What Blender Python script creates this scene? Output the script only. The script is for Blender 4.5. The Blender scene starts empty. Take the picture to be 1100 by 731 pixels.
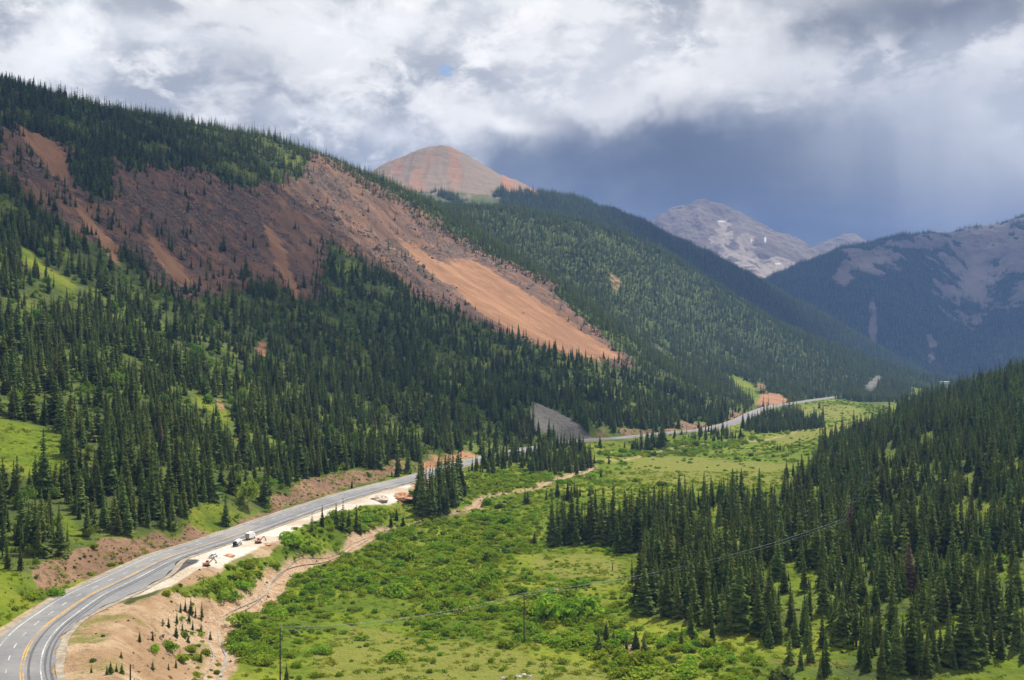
import bpy, bmesh, math, random
import numpy as np
from mathutils import Vector, Matrix

rng = np.random.default_rng(7)
random.seed(7)
S = 0.72            # survey units -> metres
H = 110.0           # eye height over the valley floor, survey units
F = 1180.0          # focal length in picture widths of 1100

scene = bpy.context.scene
C = scene.collection
SUN_AZ, SUN_EL = math.radians(36), math.radians(58)   # azimuth from +Y towards +X

# ------------------------------------------------------------------ helpers
def P(px, py, d):
    return ((px - 550) / F * d, d, H - (py - 350) / F * d)

_prm = np.random.default_rng(3).permutation(512)
_prm = np.concatenate([_prm, _prm, _prm])
_ga = np.random.default_rng(4).uniform(0, 2 * np.pi, 512)
_gx, _gy = np.cos(_ga), np.sin(_ga)
def perlin(x, y):
    xi = np.floor(x).astype(np.int64); yi = np.floor(y).astype(np.int64)
    xf = x - xi; yf = y - yi
    def g(ix, iy, fx, fy):
        h = _prm[(_prm[ix & 511] + iy) & 511]
        return _gx[h] * fx + _gy[h] * fy
    u = xf * xf * xf * (xf * (xf * 6 - 15) + 10); v = yf * yf * yf * (yf * (yf * 6 - 15) + 10)
    a = g(xi, yi, xf, yf); b = g(xi + 1, yi, xf - 1, yf)
    c = g(xi, yi + 1, xf, yf - 1); d = g(xi + 1, yi + 1, xf - 1, yf - 1)
    return (a + u * (b - a)) * (1 - v) + (c + u * (d - c)) * v
def fbm(x, y, o=4, gain=0.5, seed=0):
    s = 0; a = 1.0
    for k in range(o):
        s = s + a * perlin(x * 2 ** k + 17.3 * k + seed * 31.7, y * 2 ** k - 9.1 * k + seed * 11.3); a *= gain
    return s
def ridged(x, y, o=4, gain=0.5, seed=0):
    s = 0; a = 1.0
    for k in range(o):
        s = s + a * (1 - 2 * np.abs(perlin(x * 2 ** k + 17.3 * k + seed * 31.7, y * 2 ** k - 9.1 * k + seed * 11.3))); a *= gain
    return s
def sstep(a, b, x):
    t = np.clip((x - a) / (b - a), 0, 1); return t * t * (3 - 2 * t)

class TPS:
    def __init__(s, pts, lam=0.0):
        p = np.array(pts, float); s.c = p[:, :2] / 1000.0
        n = len(p); r = np.linalg.norm(s.c[:, None] - s.c[None], axis=2)
        K = np.where(r > 0, r * r * np.log(r + 1e-12), 0) + lam * np.eye(n)
        A = np.zeros((n + 3, n + 3)); A[:n, :n] = K
        A[:n, n] = 1; A[:n, n + 1:] = s.c; A[n, :n] = 1; A[n + 1:, :n] = s.c.T
        b = np.zeros(n + 3); b[:n] = p[:, 2]
        s.w = np.linalg.solve(A, b)
    def __call__(s, x, y):
        q = np.stack([x.ravel(), y.ravel()], 1) / 1000.0
        out = np.empty(len(q)); n = len(s.c)
        for i in range(0, len(q), 40000):
            d = q[i:i + 40000]
            r2 = (d[:, None, 0] - s.c[None, :, 0]) ** 2 + (d[:, None, 1] - s.c[None, :, 1]) ** 2
            out[i:i + 40000] = (0.5 * r2 * np.log(r2 + 1e-12)) @ s.w[:n] + s.w[n] + d @ s.w[n + 1:]
        return out.reshape(x.shape)

def polyline_dist(x, y, line):
    """distance, index of the nearest segment with its fraction, signed side (+ = right of travel)"""
    best = np.full(x.shape, 1e9); tt = np.zeros(x.shape); side = np.zeros(x.shape)
    for i in range(len(line) - 1):
        ax, ay = line[i][:2]; bx, by = line[i + 1][:2]
        dx, dy = bx - ax, by - ay; L2 = dx * dx + dy * dy
        t = np.clip(((x - ax) * dx + (y - ay) * dy) / L2, 0, 1)
        ex, ey = x - ax - t * dx, y - ay - t * dy
        d = np.hypot(ex, ey); m = d < best
        best = np.where(m, d, best); tt = np.where(m, i + t, tt)
        side = np.where(m, np.sign(ex * dy - ey * dx), side)
    return best, tt, side

def in_poly(x, y, poly):
    r = np.zeros(x.shape, bool); n = len(poly)
    bx0 = min(p[0] for p in poly); bx1 = max(p[0] for p in poly); by0 = min(p[1] for p in poly); by1 = max(p[1] for p in poly)
    m = (x >= bx0) & (x <= bx1) & (y >= by0) & (y <= by1)
    xs, ys = x[m], y[m]; rr = np.zeros(xs.shape, bool)
    for i in range(n):
        x1, y1 = poly[i]; x2, y2 = poly[(i + 1) % n]
        if y1 == y2: continue
        c = (y1 > ys) != (y2 > ys)
        rr ^= c & (xs < (x2 - x1) * (ys - y1) / (y2 - y1) + x1)
    r[m] = rr
    return r

def smooth_line(pts, n):
    """Catmull-Rom through the points, resampled evenly"""
    p = np.array(pts, float); p = np.vstack([2 * p[0] - p[1], p, 2 * p[-1] - p[-2]])
    out = []
    for i in range(1, len(p) - 2):
        for t in np.linspace(0, 1, 24, endpoint=False):
            a, b, c, d = p[i - 1], p[i], p[i + 1], p[i + 2]
            out.append(0.5 * ((2 * b) + (c - a) * t + (2 * a - 5 * b + 4 * c - d) * t * t + (3 * b - a - 3 * c + d) * t ** 3))
    out.append(p[-2]); out = np.array(out)
    L = np.concatenate([[0], np.cumsum(np.linalg.norm(np.diff(out[:, :2], axis=0), axis=1))])
    q = np.linspace(0, L[-1], n)
    return np.stack([np.interp(q, L, out[:, k]) for k in range(out.shape[1])], 1)

def mesh_np(name, co, faces, mats, smooth=True, attrs=None, matidx=None):
    me = bpy.data.meshes.new(name)
    co = np.asarray(co, np.float32); faces = np.asarray(faces, np.int32)
    n, k = faces.shape
    me.vertices.add(len(co)); me.vertices.foreach_set('co', co.ravel())
    me.loops.add(n * k); me.loops.foreach_set('vertex_index', faces.ravel())
    me.polygons.add(n); me.polygons.foreach_set('loop_start', np.arange(0, n * k, k, dtype=np.int32))
    try: me.polygons.foreach_set('loop_total', np.full(n, k, np.int32))
    except Exception: pass
    for m in (mats if isinstance(mats, (list, tuple)) else [mats]): me.materials.append(m)
    if matidx is not None: me.polygons.foreach_set('material_index', np.asarray(matidx, np.int32))
    me.polygons.foreach_set('use_smooth', np.full(n, smooth, bool))
    for an, av in (attrs or {}).items():
        a = me.attributes.new(an, 'FLOAT', 'POINT'); a.data.foreach_set('value', np.asarray(av, np.float32).ravel())
    me.update(calc_edges=True)
    return me

def link(name, me, parent=None):
    o = bpy.data.objects.new(name, me); C.objects.link(o)
    if parent: o.parent = parent
    return o
def tag(o, label=None, cat=None, group=None, kind=None):
    if label: o['label'] = label
    if cat: o['category'] = cat
    if group: o['group'] = group
    if kind: o['kind'] = kind
    return o
def empty(name, loc, rz=0.0):
    o = bpy.data.objects.new(name, None); C.objects.link(o)
    o.location = loc; o.rotation_euler = (0, 0, rz); o.empty_display_size = 0.5
    return o

# ------------------------------------------------------------------ materials
class NT:
    def __init__(s, name):
        s.m = bpy.data.materials.new(name); s.m.use_nodes = True
        s.t = s.m.node_tree; s.t.nodes.clear()
    def n(s, typ, **kw):
        nd = s.t.nodes.new(typ)
        for k, v in kw.items():
            if k.startswith('i_'): nd.inputs[k[2:]].default_value = v
            else: setattr(nd, k, v)
        return nd
    def l(s, a, b): s.t.links.new(a, b)
    def mix(s, fac, a, b, blend='MIX'):
        nd = s.n('ShaderNodeMix', data_type='RGBA', blend_type=blend)
        for sock, v in ((nd.inputs[0], fac), (nd.inputs[6], a), (nd.inputs[7], b)):
            if isinstance(v, bpy.types.NodeSocket): s.l(v, sock)
            elif isinstance(v, (int, float)): sock.default_value = v
            else: sock.default_value = (*v, 1)
        return nd.outputs[2]
    def math(s, op, a, b=0.0, c=None, clamp=False):
        nd = s.n('ShaderNodeMath', operation=op, use_clamp=clamp)
        for i, v in enumerate((a, b) if c is None else (a, b, c)):
            if isinstance(v, bpy.types.NodeSocket): s.l(v, nd.inputs[i])
            else: nd.inputs[i].default_value = v
        return nd.outputs[0]
    def ramp(s, fac, a, b):
        nd = s.n('ShaderNodeMapRange', interpolation_type='SMOOTHSTEP')
        s.l(fac, nd.inputs[0]); nd.inputs[1].default_value = a; nd.inputs[2].default_value = b
        return nd.outputs[0]
    def noise(s, vec, scale, detail=4, rough=0.55, dist=0.0):
        nd = s.n('ShaderNodeTexNoise'); s.l(vec, nd.inputs['Vector'])
        nd.inputs['Scale'].default_value = scale; nd.inputs['Detail'].default_value = detail
        nd.inputs['Roughness'].default_value = rough; nd.inputs['Distortion'].default_value = dist
        return nd.outputs[0]
    def attr(s, name): return s.n('ShaderNodeAttribute', attribute_name=name).outputs['Fac']
    def out(s, col, rough=0.9, bump=None, bstr=0.5, bdist=1.0, spec=0.2, metal=0.0):
        b = s.n('ShaderNodeBsdfPrincipled'); o = s.n('ShaderNodeOutputMaterial')
        if isinstance(col, bpy.types.NodeSocket): s.l(col, b.inputs['Base Color'])
        else: b.inputs['Base Color'].default_value = (*col, 1)
        b.inputs['Roughness'].default_value = rough; b.inputs['Specular IOR Level'].default_value = spec
        b.inputs['Metallic'].default_value = metal
        if bump is not None:
            bp = s.n('ShaderNodeBump'); bp.inputs['Strength'].default_value = bstr; bp.inputs['Distance'].default_value = bdist
            s.l(bump, bp.inputs['Height']); s.l(bp.outputs[0], b.inputs['Normal'])
        s.l(b.outputs[0], o.inputs[0])
        return s.m

def simple(name, col, rough=0.6, metal=0.0, spec=0.3, var=0.25, scale=3.0):
    t = NT(name); pos = t.n('ShaderNodeTexCoord').outputs['Object']
    n = t.noise(pos, scale)
    c = t.mix(t.ramp(n, .35, .65), tuple(v * (1 - var) for v in col), tuple(min(1, v * (1 + var)) for v in col))
    return t.out(c, rough, metal=metal, spec=spec)

def mapped(t, pos, scale, rotz=0.0):
    m = t.n('ShaderNodeMapping'); t.l(pos, m.inputs['Vector'])
    m.inputs['Scale'].default_value = scale; m.inputs['Rotation'].default_value = (0, 0, rotz)
    return m.outputs[0]

VAL = math.atan2(.33, .95)       # the valley runs this far to the right of +Y

def terrain_material():
    t = NT('terrain_ground'); pos = t.n('ShaderNodeNewGeometry').outputs['Position']
    # u = along the valley, v = up the slope
    slope_uv = mapped(t, mapped(t, pos, (1, 1, 1), math.radians(46)), (.16, 1.0, .20))
    n_big = t.noise(pos, .012, 5); n_mid = t.noise(pos, .06, 5); n_fine = t.noise(pos, .35, 5, .65); n_grit = t.noise(pos, 1.5, 3, .7)
    streak = t.noise(slope_uv, .045, 6, .65, .8); streak2 = t.noise(slope_uv, .16, 5, .65, .4)
    rag_n = t.math('ADD', t.math('MULTIPLY', t.noise(pos, .10, 6, .7), .65), t.math('MULTIPLY', streak, .35))
    def rag(name, amp=1.3):
        a = t.attr(name)
        return t.ramp(t.math('ADD', a, t.math('MULTIPLY', t.math('SUBTRACT', rag_n, .5), amp)), .36, .64)
    # woodland floor
    col = t.mix(t.ramp(n_mid, .35, .7), (.050, .070, .018), (.095, .125, .026))
    col = t.mix(t.ramp(n_fine, .55, .78), col, (.105, .085, .045))
    # sparse grassy slope
    gs = t.mix(t.ramp(n_fine, .35, .7), (.100, .155, .018), (.170, .200, .034))
    gs = t.mix(t.ramp(n_mid, .5, .72), gs, (.155, .120, .055))
    col = t.mix(t.attr('slopegrass'), col, gs)
    # meadow
    patch = t.noise(mapped(t, pos, (.5, 1.6, 1)), .018, 5, .6, .6)
    md = t.mix(t.ramp(n_mid, .35, .65), (.080, .125, .008), (.145, .195, .011))
    md = t.mix(t.ramp(patch, .46, .66), md, (.215, .235, .022))
    md = t.mix(t.ramp(n_fine, .45, .85), md, (.062, .095, .010))
    md = t.mix(t.math('MULTIPLY', t.ramp(t.noise(mapped(t, pos, (.4, 1.5, 1)), .03, 5, .6, 1.0), .56, .74), .75), md, (.20, .145, .050))
    col = t.mix(t.attr('meadow'), col, md)
    dry = t.mix(t.ramp(n_fine, .3, .7), (.20, .195, .042), (.155, .180, .024))
    col = t.mix(rag('dry', 1.8), col, dry)
    # bare rock and scree
    rk = t.mix(t.ramp(streak, .36, .62), (.118, .074, .056), (.205, .118, .074))
    rk = t.mix(t.math('MULTIPLY', t.ramp(streak2, .46, .62), t.ramp(n_big, .34, .60)), rk, (.335, .172, .090))
    rk = t.mix(t.math('MULTIPLY', t.ramp(t.noise(pos, .022, 6, .65), .52, .66), .7), rk, (.135, .094, .072))
    vor = t.n('ShaderNodeTexVoronoi', feature='F1'); t.l(mapped(t, pos, (1, 1, .6)), vor.inputs['Vector']); vor.inputs['Scale'].default_value = .22
    crag = t.math('MULTIPLY', t.ramp(t.math('ADD', n_big, t.math('MULTIPLY', t.math('SUBTRACT', n_mid, .5), .8)), .47, .56), t.ramp(n_fine, .36, .52))
    rk = t.mix(crag, rk, t.mix(t.ramp(vor.outputs[0], .1, .8), (.165, .122, .095), (.062, .045, .037)))
    rk = t.mix(t.math('MULTIPLY', t.ramp(n_grit, .58, .8), .5), rk, (.30, .24, .19))
    col = t.mix(rag('bare', 1.4), col, rk)
    orr = t.mix(t.ramp(streak, .38, .62), (.270, .142, .076), (.385, .205, .108))
    orr = t.mix(t.ramp(streak2, .58, .78), orr, (.50, .32, .18))
    col = t.mix(rag('orange', 2.2), col, orr)
    gy = t.mix(t.ramp(n_fine, .3, .7), (.115, .108, .095), (.19, .175, .15))
    col = t.mix(rag('talus', 1.4), col, gy)
    # dirt and gravel
    dt = t.mix(t.ramp(n_mid, .4, .6), (.31, .20, .11), (.44, .315, .195))
    dt = t.mix(t.ramp(n_fine, .5, .72), dt, (.22, .14, .085))
    dt = t.mix(t.math('MULTIPLY', t.ramp(t.noise(pos, .04, 6, .7), .50, .60), .8), dt, (.15, .165, .030))
    col = t.mix(rag('dirt', 1.6), col, dt)
    cut = t.mix(t.ramp(n_mid, .38, .62), (.200, .118, .072), (.27, .165, .10))
    cut = t.mix(t.ramp(n_fine, .48, .66), cut, (.120, .090, .042))
    col = t.mix(rag('cut', 2.3), col, cut)
    wash = t.mix(t.ramp(n_fine, .35, .62), (.37, .225, .125), (.48, .345, .225))
    wash = t.mix(t.ramp(n_grit, .5, .7), wash, (.24, .17, .12))
    col = t.mix(t.attr('wash'), col, wash)
    gv = t.mix(t.ramp(n_mid, .35, .65), (.46, .37, .27), (.62, .57, .49))
    gv = t.mix(t.ramp(n_fine, .62, .8), gv, (.36, .25, .17))
    col = t.mix(rag('gravel', 0.9), col, gv)
    tar = t.mix(t.ramp(n_fine, .35, .65), (.055, .054, .055), (.115, .108, .10))
    col = t.mix(rag('tar', 0.8), col, tar)
    hgt = t.math('ADD', t.math('MULTIPLY', n_fine, 1.6), t.math('MULTIPLY', n_grit, .5))
    return t.out(col, .95, hgt, .8, 1.5, spec=.1)

def mountain_material():
    t = NT('mountain_ground'); pos = t.n('ShaderNodeNewGeometry').outputs['Position']
    n1 = t.noise(pos, .004, 6, .6); n2 = t.noise(pos, .02, 6, .65); n3 = t.noise(pos, .08, 4, .7)
    st = t.noise(mapped(t, pos, (1, .14, .12)), .011, 6, .62, .35)
    col = t.mix(t.ramp(n2, .35, .65), (.024, .032, .014), (.050, .060, .022))
    gr = t.mix(t.ramp(n2, .35, .65), (.075, .105, .026), (.12, .12, .045))
    col = t.mix(t.attr('slopegrass'), col, gr)
    rk = t.mix(t.ramp(n1, .4, .6), (.140, .116, .098), (.200, .165, .138))
    rk = t.mix(t.ramp(n2, .48, .68), rk, (.105, .088, .078))
    rk = t.mix(t.ramp(n3, .6, .8), rk, (.28, .245, .22))
    gul = t.noise(mapped(t, pos, (1, .3, .12)), .014, 6, .65, .3)
    col = t.mix(t.ramp(t.math('ADD', t.attr('bare'), t.math('MULTIPLY', t.math('SUBTRACT', gul, .5), 2.2)), .38, .62), col, rk)
    rd = t.mix(t.ramp(st, .47, .66), (.215, .165, .118), (.320, .150, .085))
    rd = t.mix(t.math('MULTIPLY', t.ramp(n2, .46, .66), .4), rd, (.20, .155, .115))
    col = t.mix(t.attr('orange'), col, rd)
    pale = t.mix(t.ramp(n2, .35, .65), (.33, .27, .22), (.46, .39, .32))
    col = t.mix(t.attr('talus'), col, pale)
    col = t.mix(t.attr('snow'), col, (.85, .87, .90))
    return t.out(col, .95, n2, .6, 14.0, spec=.1)

def leaf_mat(name, c1, c2, scale, tr=0.25, var=0.35, dead=None):
    t = NT(name); tc = t.n('ShaderNodeTexCoord').outputs['Object']
    rnd = t.n('ShaderNodeObjectInfo').outputs['Random']
    n = t.noise(tc, scale, 3, .6)
    col = t.mix(t.ramp(n, .35, .65), c1, c2)
    hs = t.n('ShaderNodeHueSaturation'); t.l(col, hs.inputs['Color'])
    t.l(t.math('ADD', t.math('MULTIPLY', rnd, 2 * var), 1 - var), hs.inputs['Value'])
    r2 = t.math('FRACT', t.math('MULTIPLY', rnd, 17.31))
    t.l(t.math('ADD', t.math('MULTIPLY', r2, .05), .475), hs.inputs['Hue'])
    b = t.n('ShaderNodeBsdfDiffuse'); tl = t.n('ShaderNodeBsdfTranslucent'); mx = t.n('ShaderNodeMixShader'); o = t.n('ShaderNodeOutputMaterial')
    t.l(hs.outputs[0], b.inputs[0]); t.l(hs.outputs[0], tl.inputs[0]); mx.inputs[0].default_value = tr
    t.l(b.outputs[0], mx.inputs[1]); t.l(tl.outputs[0], mx.inputs[2]); t.l(mx.outputs[0], o.inputs[0])
    return t.m

M = {
    'terrain': terrain_material(), 'mountain': mountain_material(),
    'needle': leaf_mat('spruce_needles', (.068, .104, .027), (.165, .215, .054), 6.0, .40, .42),
    'needle_dead': leaf_mat('dead_needles', (.090, .060, .042), (.15, .100, .070), 6.0, .1, .2),
    'bark': simple('spruce_bark', (.085, .062, .048), .95, var=.3),
    'willow': leaf_mat('willow_leaves', (.165, .265, .020), (.285, .375, .034), 1.3, .45, .22),
    'shrub': leaf_mat('dark_shrub_leaves', (.060, .105, .022), (.115, .165, .038), 1.3, .35, .25),
    'aspen': leaf_mat('aspen_leaves', (.15, .24, .03), (.24, .33, .05), 1.0, .4, .2),
    'white': simple('white_vehicle_paint', (.74, .75, .76), .35, var=.08),
    'red': simple('weathered_red_paint', (.42, .20, .145), .6, var=.3),
    'dark': simple('dark_rubber', (.025, .025, .027), .8),
    'glass': simple('dark_window_glass', (.03, .04, .05), .1, spec=.6, var=.1),
    'steel': simple('grey_steel', (.30, .30, .31), .45, metal=.6),
    'wood': simple('weathered_pole_wood', (.055, .043, .035), .9, var=.3, scale=.8),
    'wire': simple('aluminium_wire', (.72, .73, .75), .5, var=.05),
    'ceramic': simple('grey_insulator', (.35, .33, .32), .3),
    'rock': simple('pale_boulder', (.46, .42, .37), .9, var=.3, scale=1.2),
    'wall': simple('pale_concrete', (.55, .56, .56), .8, var=.1),
    'log': simple('grey_dead_log', (.30, .26, .22), .95, var=.2),
}

# ------------------------------------------------------------------ terrain control points (picture x, picture y, distance)
ROAD_C = [(60, 790, 232), (34, 760, 252), (24, 731, 272), (24.6, 712, 289), (32, 692, 307), (47, 675, 326), (70, 656, 347), (95, 641, 370), (120, 628, 389),
          (140, 618, 405), (177, 601, 440), (209, 589, 464), (253, 575, 500), (337, 545, 593), (392, 528, 663), (451, 512.5, 742), (502, 497.5, 851), (551, 486.5, 946),
          (590, 479, 1020), (629, 473.6, 1098), (676, 470, 1160), (716, 465.5, 1236), (760, 461.5, 1316), (792, 453, 1478), (814, 442.5, 1720),
          (830, 437, 1880), (852, 433.5, 2020), (878, 429.5, 2230), (905, 426, 2450)]
ROAD = smooth_line([P(*q) for q in ROAD_C], 700)
k = np.ones(41) / 41
for ax in (2,):
    z = np.pad(ROAD[:, ax], 20, mode='edge'); ROAD[:, ax] = np.convolve(z, k, 'valid')

CTL = [P(*q) for q in ROAD_C[::2]] + [P(*q) for q in [
    # valley floor
    (560, 731, 340), (560, 900, 236), (300, 900, 226), (700, 731, 342), (850, 731, 346), (1000, 731, 350), (1100, 740, 355), (1100, 900, 245), (850, 900, 240), (400, 731, 338), (235, 705, 354), (190, 720, 330), (140, 725, 312),
    (110, 690, 335), (170, 690, 352), (100, 760, 286), (290, 650, 418), (400, 650, 432), (560, 660, 420), (700, 660, 421), (330, 605, 500), (450, 600, 520), (560, 600, 522), (680, 600, 524), (780, 640, 450), (780, 570, 590),
    (400, 570, 588), (470, 556, 632), (560, 550, 660), (680, 550, 660), (516, 538, 690), (600, 515, 800), (700, 515, 810), (800, 515, 810), (680, 490, 1020), (760, 480, 1150), (840, 480, 1140),
    (640, 480, 1080), (880, 460, 1420), (820, 462, 1420), (900, 440, 1900), (860, 445, 1780), (940, 438, 2000), (1000, 432, 2300), (1000, 425, 2700), (1080, 425, 2600), (960, 424, 2700), (1000, 420, 3300), (1100, 420, 3400), (1300, 420, 3300),
    (1000, 418, 4000), (1000, 418, 5000), (1200, 415, 4500),
    # right slope
    (950, 600, 520), (880, 560, 620), (1100, 640, 440), (1100, 600, 495), (1100, 500, 680), (1100, 445, 900), (1100, 414, 1150), (1020, 560, 590), (1020, 500, 720), (1020, 436, 1220), (1020, 455, 950), (950, 520, 715), (950, 480, 920),
    (960, 458, 1230), (885, 500, 900), (880, 478, 1120), (1200, 600, 480), (1200, 480, 720), (1200, 400, 1000), (1200, 365, 1250), (1350, 600, 470), (1350, 450, 720), (1350, 330, 1100), (1200, 420, 1900), (1350, 400, 1900), (1100, 430, 1650),
    # left slope
    (0, 640, 345), (0, 600, 388), (0, 560, 430), (0, 480, 520), (0, 400, 650), (0, 300, 850), (0, 200, 1080), (0, 152, 1230), (0, 114, 1400),
    (100, 608, 410), (100, 580, 442), (100, 520, 510), (100, 440, 640), (100, 350, 850), (100, 250, 1120), (100, 182, 1350), (100, 132, 1580),
    (200, 578, 470), (200, 540, 520), (200, 480, 630), (200, 400, 820), (200, 320, 1090), (200, 240, 1380), (200, 190, 1600), (200, 146, 1820),
    (300, 540, 590), (300, 500, 680), (300, 440, 840), (300, 360, 1130), (300, 280, 1480), (300, 200, 1850), (300, 156, 2080),
    (400, 517, 700), (400, 470, 850), (400, 400, 1130), (400, 320, 1560), (400, 250, 1960), (400, 194, 2350),
    (500, 480, 935), (500, 440, 1080), (500, 380, 1420), (500, 320, 1780), (500, 270, 2080), (470, 228, 2380), (510, 252, 2280),
    (600, 450, 1130), (600, 410, 1420), (600, 360, 1720), (580, 300, 2080), (620, 335, 1920), (655, 375, 1800), (690, 420, 1600), (680, 450, 1350), (720, 440, 1600),
    (560, 285, 2550), (640, 330, 2450), (700, 380, 2200), (760, 420, 2000), (800, 425, 2100),
    (520, 228, 2950), (560, 229, 3050), (650, 247, 3200), (720, 277, 3400), (800, 330, 3500), (900, 375, 3600), (960, 398, 3500),
    (700, 320, 2800), (780, 370, 2800), (860, 405, 2700), (900, 418, 2650),
    # beyond the crests
    (0, 160, 2100), (100, 170, 2300), (200, 180, 2500), (300, 190, 2900), (400, 225, 3100), (480, 250, 3500), (600, 275, 3800), (720, 310, 4000), (820, 370, 4100), (920, 400, 4100),
    (0, 150, 3000), (200, 180, 4000), (500, 260, 4800), (750, 340, 5000), (900, 400, 5000),
    (-120, 640, 335), (-120, 480, 490), (-120, 300, 780), (-120, 160, 1080), (-120, 95, 1250), (-250, 640, 330), (-250, 450, 480), (-250, 250, 760), (-250, 60, 1080), (-250, 90, 2000), (-120, 700, 285), (-200, 760, 240), (-100, 900, 190),
]]
TPS_T = TPS(CTL, 0.0004)

NX, ND = 1080, 860
PX = np.linspace(-260, 1360, NX); DD = np.exp(np.linspace(math.log(150), math.log(5200), ND))
GD, GP = np.meshgrid(DD, PX, indexing='ij')                # rows = distance
GX = (GP - 550) / F * GD; GY = GD
GZ = TPS_T(GX, GY)
# the road bench
rd, rt, rs = polyline_dist(GX, GY, ROAD[::10])
rz = np.interp(rt, np.arange(len(ROAD[::10])), ROAD[::10, 2])
RW = 9.6                                                     # half width of the tarmac, survey units
wr = np.where(rs > 0, 1 - sstep(RW + 9, RW + 30, rd), 1 - sstep(RW + 4, RW + 17, rd))
GZ = GZ * (1 - wr) + (rz - 0.25) * wr
BASE = GZ.copy()

def py_of(z, d): return 350 + (H - z) / d * F
BPY = py_of(BASE, GD); RUN = np.minimum.accumulate(BPY, axis=0)
def hit(px, py):
    """first point of the ground along the sight line through a picture point"""
    c = (px - PX[0]) / (PX[1] - PX[0]); i = int(np.clip(math.floor(c), 0, NX - 2)); f = c - i
    col = RUN[:, i] * (1 - f) + RUN[:, i + 1] * f
    j = int(np.searchsorted(-col, -py)); j = min(max(j, 1), ND - 1)
    a, b = col[j - 1], col[j]; t = 0 if a == b else np.clip((a - py) / (a - b), 0, 1)
    d = DD[j - 1] + (DD[j] - DD[j - 1]) * t
    return ((px - 550) / F * d, d)
def grid_at(A, x, y):
    x = np.asarray(x, float); y = np.asarray(y, float)
    c = np.clip((x / y * F + 550 - PX[0]) / (PX[1] - PX[0]), 0, NX - 1.001)
    r = np.clip((np.log(y) - math.log(DD[0])) / (math.log(DD[1]) - math.log(DD[0])), 0, ND - 1.001)
    i = c.astype(int); j = r.astype(int); u = c - i; v = r - j
    return (A[j, i] * (1 - u) + A[j, i + 1] * u) * (1 - v) + (A[j + 1, i] * (1 - u) + A[j + 1, i + 1] * u) * v
def wpoly(pts): return [hit(*p) for p in pts]

# wobbled positions so the zone edges are ragged
wx = GX + GD * .010 * fbm(GX / 45, GY / 45, 4, .6, 1) * 1.2
wy = GY + GD * .020 * fbm(GX / 45, GY / 45, 4, .6, 2) * 1.2
def zone(pts, wob=True):
    p = wpoly(pts)
    return in_poly(wx, wy, p) if wob else in_poly(GX, GY, p)

Z_BARE = [(-30, 175), (0, 150), (8, 136), (40, 148), (66, 165), (84, 200), (112, 222), (122, 182), (160, 186), (200, 184), (240, 196), (262, 208), (300, 198), (322, 190), (334, 180), (318, 160), (298, 147), (330, 157), (380, 190),
          (425, 210), (470, 240), (520, 272), (565, 296), (590, 305), (604, 325), (625, 348), (655, 374), (684, 397), (668, 402), (640, 390), (590, 377), (540, 362), (500, 347), (470, 332), (440, 322), (420, 302), (395, 292), (372, 277), (352, 264),
          (346, 300), (350, 330), (320, 322), (300, 312), (265, 312), (230, 322), (200, 328), (160, 302), (130, 272), (95, 262), (60, 242), (30, 217), (8, 200), (-30, 200)]
Z_ORANGE = [[(655, 296), (662, 297), (667, 305), (665, 319), (659, 316), (653, 306)], [(505, 280), (540, 302), (575, 326), (610, 350), (650, 378), (674, 396), (655, 393), (620, 386), (580, 371), (545, 358), (520, 344), (500, 326), (482, 305), (474, 290)],
            [(14, 138), (50, 154), (70, 172), (76, 200), (60, 196), (38, 170)], [(70, 208), (84, 216), (100, 238), (118, 262), (134, 292), (124, 288), (104, 258), (88, 240)],
            [(283, 236), (294, 250), (308, 280), (322, 328), (312, 322), (298, 296), (288, 268)], [(420, 250), (470, 285), (500, 312), (480, 312), (440, 280)], [(150, 250), (185, 280), (215, 318), (198, 316), (170, 285)],
            [(232, 428), (240, 430), (242, 442), (234, 444)], [(278, 366), (290, 370), (290, 388), (279, 386)],
            [(812, 412), (822, 414), (824, 422), (814, 422)], [(818, 424), (836, 424), (848, 430), (842, 434), (822, 436), (812, 438), (802, 446), (808, 436)]]
Z_TALUS = [[(578, 436), (600, 445), (622, 458), (642, 471), (625, 474), (595, 471), (572, 463), (566, 450)], [(928, 418), (936, 411), (943, 405), (948, 407), (943, 416), (938, 424), (930, 425)],
           [(705, 372), (711, 376), (709, 380), (704, 378)], [(884, 314), (887, 314), (887, 320), (884, 320)]]
Z_CUT = [[(38, 611), (76, 592), (107, 579), (133, 577), (190, 574), (190, 563), (240, 568), (221, 577), (205, 587), (152, 603), (133, 607), (117, 612), (95, 622), (79, 626), (41, 634)],
         [(250, 563), (290, 545), (310, 525), (340, 512), (400, 503), (440, 497), (440, 505), (380, 522), (330, 538), (290, 555), (262, 568)],
         [(628, 472), (640, 465), (680, 464), (720, 459), (745, 456), (770, 456), (755, 461), (716, 464), (676, 468)], [(770, 457), (782, 447), (796, 442), (800, 446), (790, 452), (776, 458)]]
Z_CUTRED = [[(430, 503), (455, 494), (480, 488), (500, 485), (520, 486), (500, 494), (470, 502), (440, 509)], [(420, 530), (432, 526), (446, 530), (446, 540), (428, 541), (415, 538)]]
Z_GRAVEL = [[(200, 611), (221, 600), (251, 586), (282, 577), (313, 562), (344, 549), (385, 536), (437, 520), (440, 533), (420, 543), (392, 543), (372, 549), (351, 555), (313, 571), (303, 580), (279, 588), (245, 605), (214, 611)],
            [(120, 643), (138, 632), (170, 620), (187, 617), (205, 606), (212, 612), (187, 629), (150, 641), (125, 646)]]
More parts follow.
